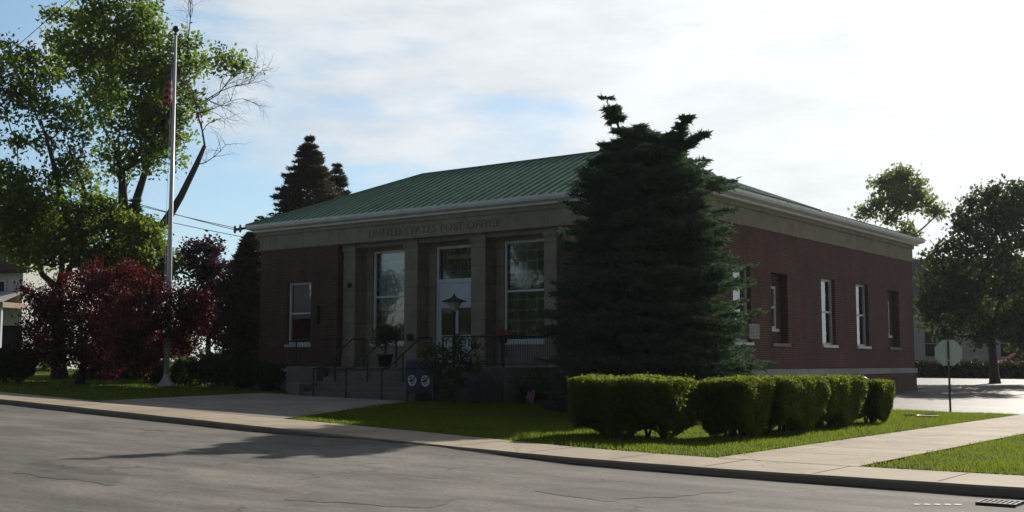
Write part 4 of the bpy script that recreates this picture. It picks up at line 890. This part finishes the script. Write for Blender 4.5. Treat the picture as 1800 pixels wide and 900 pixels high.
# clipped hedges
def hedge(cx, cy, sx, sy, h, label, n=26000, mat='hedge', leaf=.052, taper=.93, group='clipped hedge shrubs by the side walk', ang=0, name='clipped_hedge', stems=5, gap=.19):
    gz = zl(cx, cy); t = thing(name, (cx, cy, gz), label, 'hedge', group)
    u = rng.uniform(-.5, .5, (n, 3)); fc = rng.choice(6, n, p=[.15, .15, .2, .2, .24, .06]); u[np.arange(n), fc//2] = np.where(fc % 2 == 0, .5, -.5)
    u[fc == 5, 2] = -.5; u[fc == 4, 2] = .5
    u = u/((np.abs(u*2)**11).sum(1)**(1/11))[:, None]; zf_ = u[:, 2]+.5; k = taper+(1-taper)*np.clip(zf_*1.5, 0, 1)
    bumpy = 1+.03*np.sin(u[:, 0]*sx*9+cx*7)*np.sin(u[:, 1]*sy*8+cy)+.025*np.sin(zf_*9+u[:, 0]*sx*5+u[:, 1]*5*sy)+.02*rng.normal(0, 1, n)
    sh = 1-.16*rng.uniform(0, 1, n)**1.6+np.where(rng.uniform(0, 1, n) < .02, rng.uniform(0, .07, n), 0)
    X = u[:, 0]*sx*k*bumpy*sh; Y = u[:, 1]*sy*k*bumpy*sh; Z = gap*(1+.9*np.sin(X*5+cx)*np.sin(Y*4+1)*(1-zf_))+(zf_*sh)*(h-gap)*(1+.025*np.sin(X*6)+.02*np.sin(Y*7+cx))+rng.normal(0, .012, n)
    ca, sa = math.cos(ang), math.sin(ang); P = np.stack([cx+X*ca-Y*sa, cy+X*sa+Y*ca, gz+Z], 1); fastmesh('foliage', leaves(P, leaf, .65), 4, mat, t)
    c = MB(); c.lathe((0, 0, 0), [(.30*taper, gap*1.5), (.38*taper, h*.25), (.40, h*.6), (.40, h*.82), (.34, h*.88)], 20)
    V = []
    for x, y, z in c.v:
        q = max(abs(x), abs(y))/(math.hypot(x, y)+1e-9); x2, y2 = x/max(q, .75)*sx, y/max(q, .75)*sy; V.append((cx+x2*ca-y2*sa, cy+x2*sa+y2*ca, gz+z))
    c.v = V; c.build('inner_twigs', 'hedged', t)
    s_ = MB()
    for i in range(stems):
        a, b = (i+.5)/stems-.5, random.uniform(-.15, .15)
        x, y = (a*sx*.7, b*sy*.4) if sx > sy else (b*sx*.4, a*sy*.7)
        for _ in range(3): s_.tube([(cx+x, cy+y, gz-.05), (cx+x+random.uniform(-.15, .15), cy+y+random.uniform(-.15, .15), gz+h*.4)], [.03, .018], 6)
    s_.build('stem', 'bark', t); return t
hedge(-11.35, 19.15, 2.2, 1.35, 1.12, 'wide flat-topped clipped hedge at the left end of the row, nearest the road', 46000, ang=.12)
hedge(-9.9, 20.55, 1.05, 1.5, 1.12, 'clipped hedge shrub right of the widest one, its narrow foot leaving a gap of light', 25000, taper=.72)
hedge(-9.8, 22.55, 1.12, 2.4, 1.12, 'clipped hedge shrub in the middle of the row, tallest dark face', 36000, taper=.9)
hedge(-9.82, 25.05, 1.0, 2.4, 1.1, 'clipped hedge shrub second from the driveway end of the row', 34000, taper=.88)
hedge(-9.75, 27.5, .9, 1.15, 1.0, 'small clipped shrub standing alone at the driveway end of the hedge row', 15000, taper=.7)
q = at(-5, 672, 45); hedge(q.x, q.y, 2.6, 1.4, 1.25, 'dark clipped hedge at the left edge of the picture beside the red maple', 14000, 'hedged', .09, group=None, ang=YAW)
# long dark hedge before the cream house
def farhedge(pxa, pxb, d, h, label):
    A, Bq = at(pxa, 660, d), at(pxb, 660, d); n = 26000; s = rng.uniform(0, 1, n); X = A.x+(Bq.x-A.x)*s+rng.normal(0, .35, n); Y = A.y+(Bq.y-A.y)*s+rng.normal(0, .35, n)
    Z = np.array([zl(a, b) for a, b in zip(X, Y)])+rng.uniform(0, h, n)*(1+.05*np.sin(s*60)); o = fastmesh('long_hedge', leaves(np.stack([X, Y, Z], 1), .16), 4, 'hedged'); tag(o, label, 'hedge')
farhedge(1600, 1900, 70, .95, 'long low dark hedge across the far side of the driveway')
# ---------------------------------------------------------------- houses
def house(name, px, d, label, L, W_, H_, RH, wall, roof, ang, wins, trim='white', awn=False):
    q = at(px, 660, d); gz = zl(q.x, q.y)-.1; t = thing(name, (q.x, q.y, gz), label, 'house'); R = Matrix.Translation((q.x, q.y, gz)) @ Matrix.Rotation(ang, 4, 'Z')
    def T(m): m.v = [tuple(R @ Vector(v)) for v in m.v]; return m
    m = MB(); m.box(0, L, 0, W_, 0, H_); m.quad((0, 0, H_), (0, W_, H_), (0, W_/2, H_+RH)); m.quad((L, 0, H_), (L, W_, H_), (L, W_/2, H_+RH))
    if wall == 'siding':
        for k in range(int(H_/.2)): m.box(-.012, L+.012, -.012, -.002, .2*k, .2*k+.17)
    T(m).build('wall', wall, t)
    m = MB(); ov = .5; th = .18
    for s_ in (0, 1):
        y0, y1 = (-ov, W_/2) if not s_ else (W_+ov, W_/2); ze = H_-ov*RH/(W_/2)
        a = [(-ov, y0, ze), (L+ov, y0, ze), (L+ov, y1, H_+RH+.02), (-ov, y1, H_+RH+.02)]; m.quad(*a); m.quad(*[(x, y, z+th) for x, y, z in a]); m.quad(a[0], a[1], (a[1][0], a[1][1], a[1][2]+th), (a[0][0], a[0][1], a[0][2]+th)); 
        for i, j in ((1, 2), (3, 0)): m.quad(a[i], a[j], (*a[j][:2], a[j][2]+th), (*a[i][:2], a[i][2]+th))
    T(m).build('roof', roof, t)
    m = MB(); 
    for x in (-ov-.02, L+ov-.02):
        for s_ in (0, 1):
            y0 = -ov if not s_ else W_+ov; ze = H_-ov*RH/(W_/2); m.quad((x, y0, ze-.1), (x, W_/2, H_+RH-.08), (x, W_/2, H_+RH+.2), (x, y0, ze+.18)); m.quad((x+.04, y0, ze-.1), (x+.04, W_/2, H_+RH-.08), (x+.04, W_/2, H_+RH+.2), (x+.04, y0, ze+.18))
    T(m).build('rake_trim', trim, t)
    for (x, z, w_, h_) in wins:
        f = MB(); f.box(x-.09, x, -.07, .0, z-.09, z+h_+.09); f.box(x+w_, x+w_+.09, -.07, 0, z-.09, z+h_+.09); f.box(x, x+w_, -.07, 0, z+h_, z+h_+.09); f.box(x, x+w_, -.07, 0, z-.09, z); f.box(x, x+w_, -.05, -.02, z+h_/2-.03, z+h_/2+.03)
        fo = T(f).build('window', trim, t); g = MB(); g.box(x, x+w_, -.03, -.014, z, z+h_); T(g).build('pane', 'dark', fo)
    return t, R, T
hr, R1, T1_ = house('cream_house', 1570, 86, 'cream house with grey roof beyond the driveway, mostly behind the shade tree', 17, 9, 5.6, 3.0, 'cream', 'greyroof', math.radians(24), [(2.3, 1.2, .8, 1.9), (7.5, 1.2, .9, 1.9), (10.6, 1.2, .9, 1.9), (4, 3.9, .9, 1.2), (8.5, 3.9, .9, 1.2)], 'cream')
hl, R2, T2_ = house('white_house', -260, 62, 'white sided house with brown roof and tan porch eave at the left edge', 9.6, 8, 5.4, 3.2, 'siding', 'brownroof', math.radians(28), [(7.6, 3.4, 1.0, 1.2), (4.5, 3.4, 1.0, 1.2)])
m = MB(); m.box(2.0, 9.9, -2.2, -.02, 3.15, 3.42); T2_(m).build('porch_eave', 'tan', hl)
m = MB(); m.quad((2.0, -2.2, 3.42), (9.9, -2.2, 3.42), (9.9, -.02, 4.1), (2.0, -.02, 4.1)); T2_(m).build('porch_roof', 'siding', hl)
m = MB(); m.box(2.0, 9.7, -.05, -.03, .2, 2.3); T2_(m).build('porch_shade', 'dark', hl)  # flat near-black sheet on the wall, painted shade under the porch
for x in (2.2, 6, 9.6): m = MB(); m.box(x, x+.16, -2.1, -1.94, 0, 3.15); T2_(m).build('porch_post', 'white', hl)
# ---------------------------------------------------------------- red car
q = at(1806, 655, 73); gz = zl(q.x, q.y); R = Matrix.Translation((q.x, q.y, gz)) @ Matrix.Rotation(math.radians(25), 4, 'Z')
t = thing('parked_car', (q.x, q.y, gz), 'red parked car half cut off by the right edge, beyond the dark hedge', 'car')
pr = [(-2.1, .3), (-2.15, .65), (-2.05, .95), (-1.3, 1.05), (-.75, 1.48), (.6, 1.5), (1.2, 1.08), (2.05, .92), (2.15, .6), (2.1, .3)]
m = MB(); n = len(pr)
for y, k in ((-.82, 0), (.82, 0)): m.v += [(x, y*(1 if z < 1.1 else .82), z) for x, z in pr]
m.f = [tuple(range(n-1, -1, -1)), tuple(range(n, 2*n))]+[(i, (i+1) % n, n+(i+1) % n, n+i) for i in range(n)]; m.v = [tuple(R @ Vector(v)) for v in m.v]; m.build('body', 'carred', t, bevel=.06)
m = MB()
for y in (-.79, .79):
    s_ = 1 if y > 0 else -1; m.quad(*[R @ Vector((x, s_*(.83 if z < 1.15 else .70), z)) for x, z in ((-1.15, 1.08), (1.0, 1.1), (.52, 1.43), (-.7, 1.42))])
m.build('side_window', 'dark', t)
for x in (-1.35, 1.35):
    for y in (-.8, .8): m = MB(); m.tube([R @ Vector((x, y-.1, .32)), R @ Vector((x, y+.1, .32))], .32, 18); m.build('wheel', 'rubber', t)
# ---------------------------------------------------------------- utility pole and cables
UP = at(446, 640, 60); gz = zl(UP.x, UP.y); top = at(446, 383, 60).z
t = thing('utility_pole', (UP.x, UP.y, gz), 'wooden utility pole with crossarm and transformer above the left corner of the roof', 'utility pole')
MB().tube([(UP.x, UP.y, gz), (UP.x, UP.y, top)], [.17, .13], 10).build('pole', 'wood', t, True)
A = at(413, 404, 60); Bq = at(450, 398, 60)
MB().tube([A, Bq], .07, 6).build('crossarm', 'wood', t)
for k in (0, .25, .95):
    p = A.lerp(Bq, k); MB().lathe(tuple(p), [(.04, -.18), (.07, -.1), (.07, .1), (.04, .22)], 8).build('insulator', 'metal', t)
p = at(430, 437, 60); MB().lathe(tuple(p), [(.1, -.35), (.2, -.3), (.2, .3), (.1, .36)], 12).build('transformer', 'post', t, True)
MB().tube([p, (UP.x, UP.y, p.z)], .04, 5).build('bracket', 'post', t)
GC = 'overhead cables at the left'
def cable(p, q, sag, label, r=.018):
    pts = []
    for i in range(25):
        f_ = i/24; v = Vector(p).lerp(Vector(q), f_); v.z -= sag*4*f_*(1-f_); pts.append(v)
    tag(MB().tube(pts, r, 5, False).build('overhead_cable', 'iron'), label, 'cable', GC)
cable(A, at(-300, 160, 60), .5, 'overhead cable from the utility pole, highest of the three behind the flagpole')
cable(A.lerp(Bq, .25), at(-300, 185, 60), .5, 'overhead cable from the utility pole, middle of the three behind the flagpole')
cable(at(446, 420, 60), at(-300, 215, 60), .5, 'overhead cable from the utility pole, lowest of the three behind the flagpole')
cable(at(-60, 160, 40), at(260, -120, 40), .0, "single thin cable crossing the top left corner of the sky", .012)

# row of trees on the other side of the road, behind the camera (they show in the window glass)
Ps = []
for k in range(11):
    x = -75+k*10+random.uniform(-2, 2); y = -13-random.uniform(0, 5); h = random.uniform(9, 13)
    for q in range(7):
        P, K = blobpts((x+random.uniform(-3, 3), y+random.uniform(-2, 2), 2+h*random.uniform(.1, .9)), random.uniform(2, 3.4), 26, 16, 1.2, .8, .3); Ps.append(P)
o = fastmesh('tree_line', leaves(np.concatenate(Ps), .75), 4, 'right'); o['kind'] = 'stuff'; o['label'] = 'row of green trees across the road, mirrored in the windows'; o['category'] = 'trees'

# haze: thin bright air towards the sun
hm = bpy.data.materials.new('haze'); hm.use_nodes = True; hn = hm.node_tree; hn.nodes.remove(hn.nodes['Principled BSDF'])
pv = hn.nodes.new('ShaderNodeVolumePrincipled'); pv.inputs['Color'].default_value = (.86, .93, 1, 1); pv.inputs['Density'].default_value = .00017; pv.inputs['Anisotropy'].default_value = .45
hn.links.new(pv.outputs[0], hn.nodes['Material Output'].inputs['Volume'])
hz_ = MB(); hz_.box(-1210, 1210, -610, 1510, -1.2, 26); o = hz_.build('haze', hm); o['kind'] = 'stuff'; o['label'] = 'thin pale summer haze in the air over the whole street'; o['category'] = 'haze'
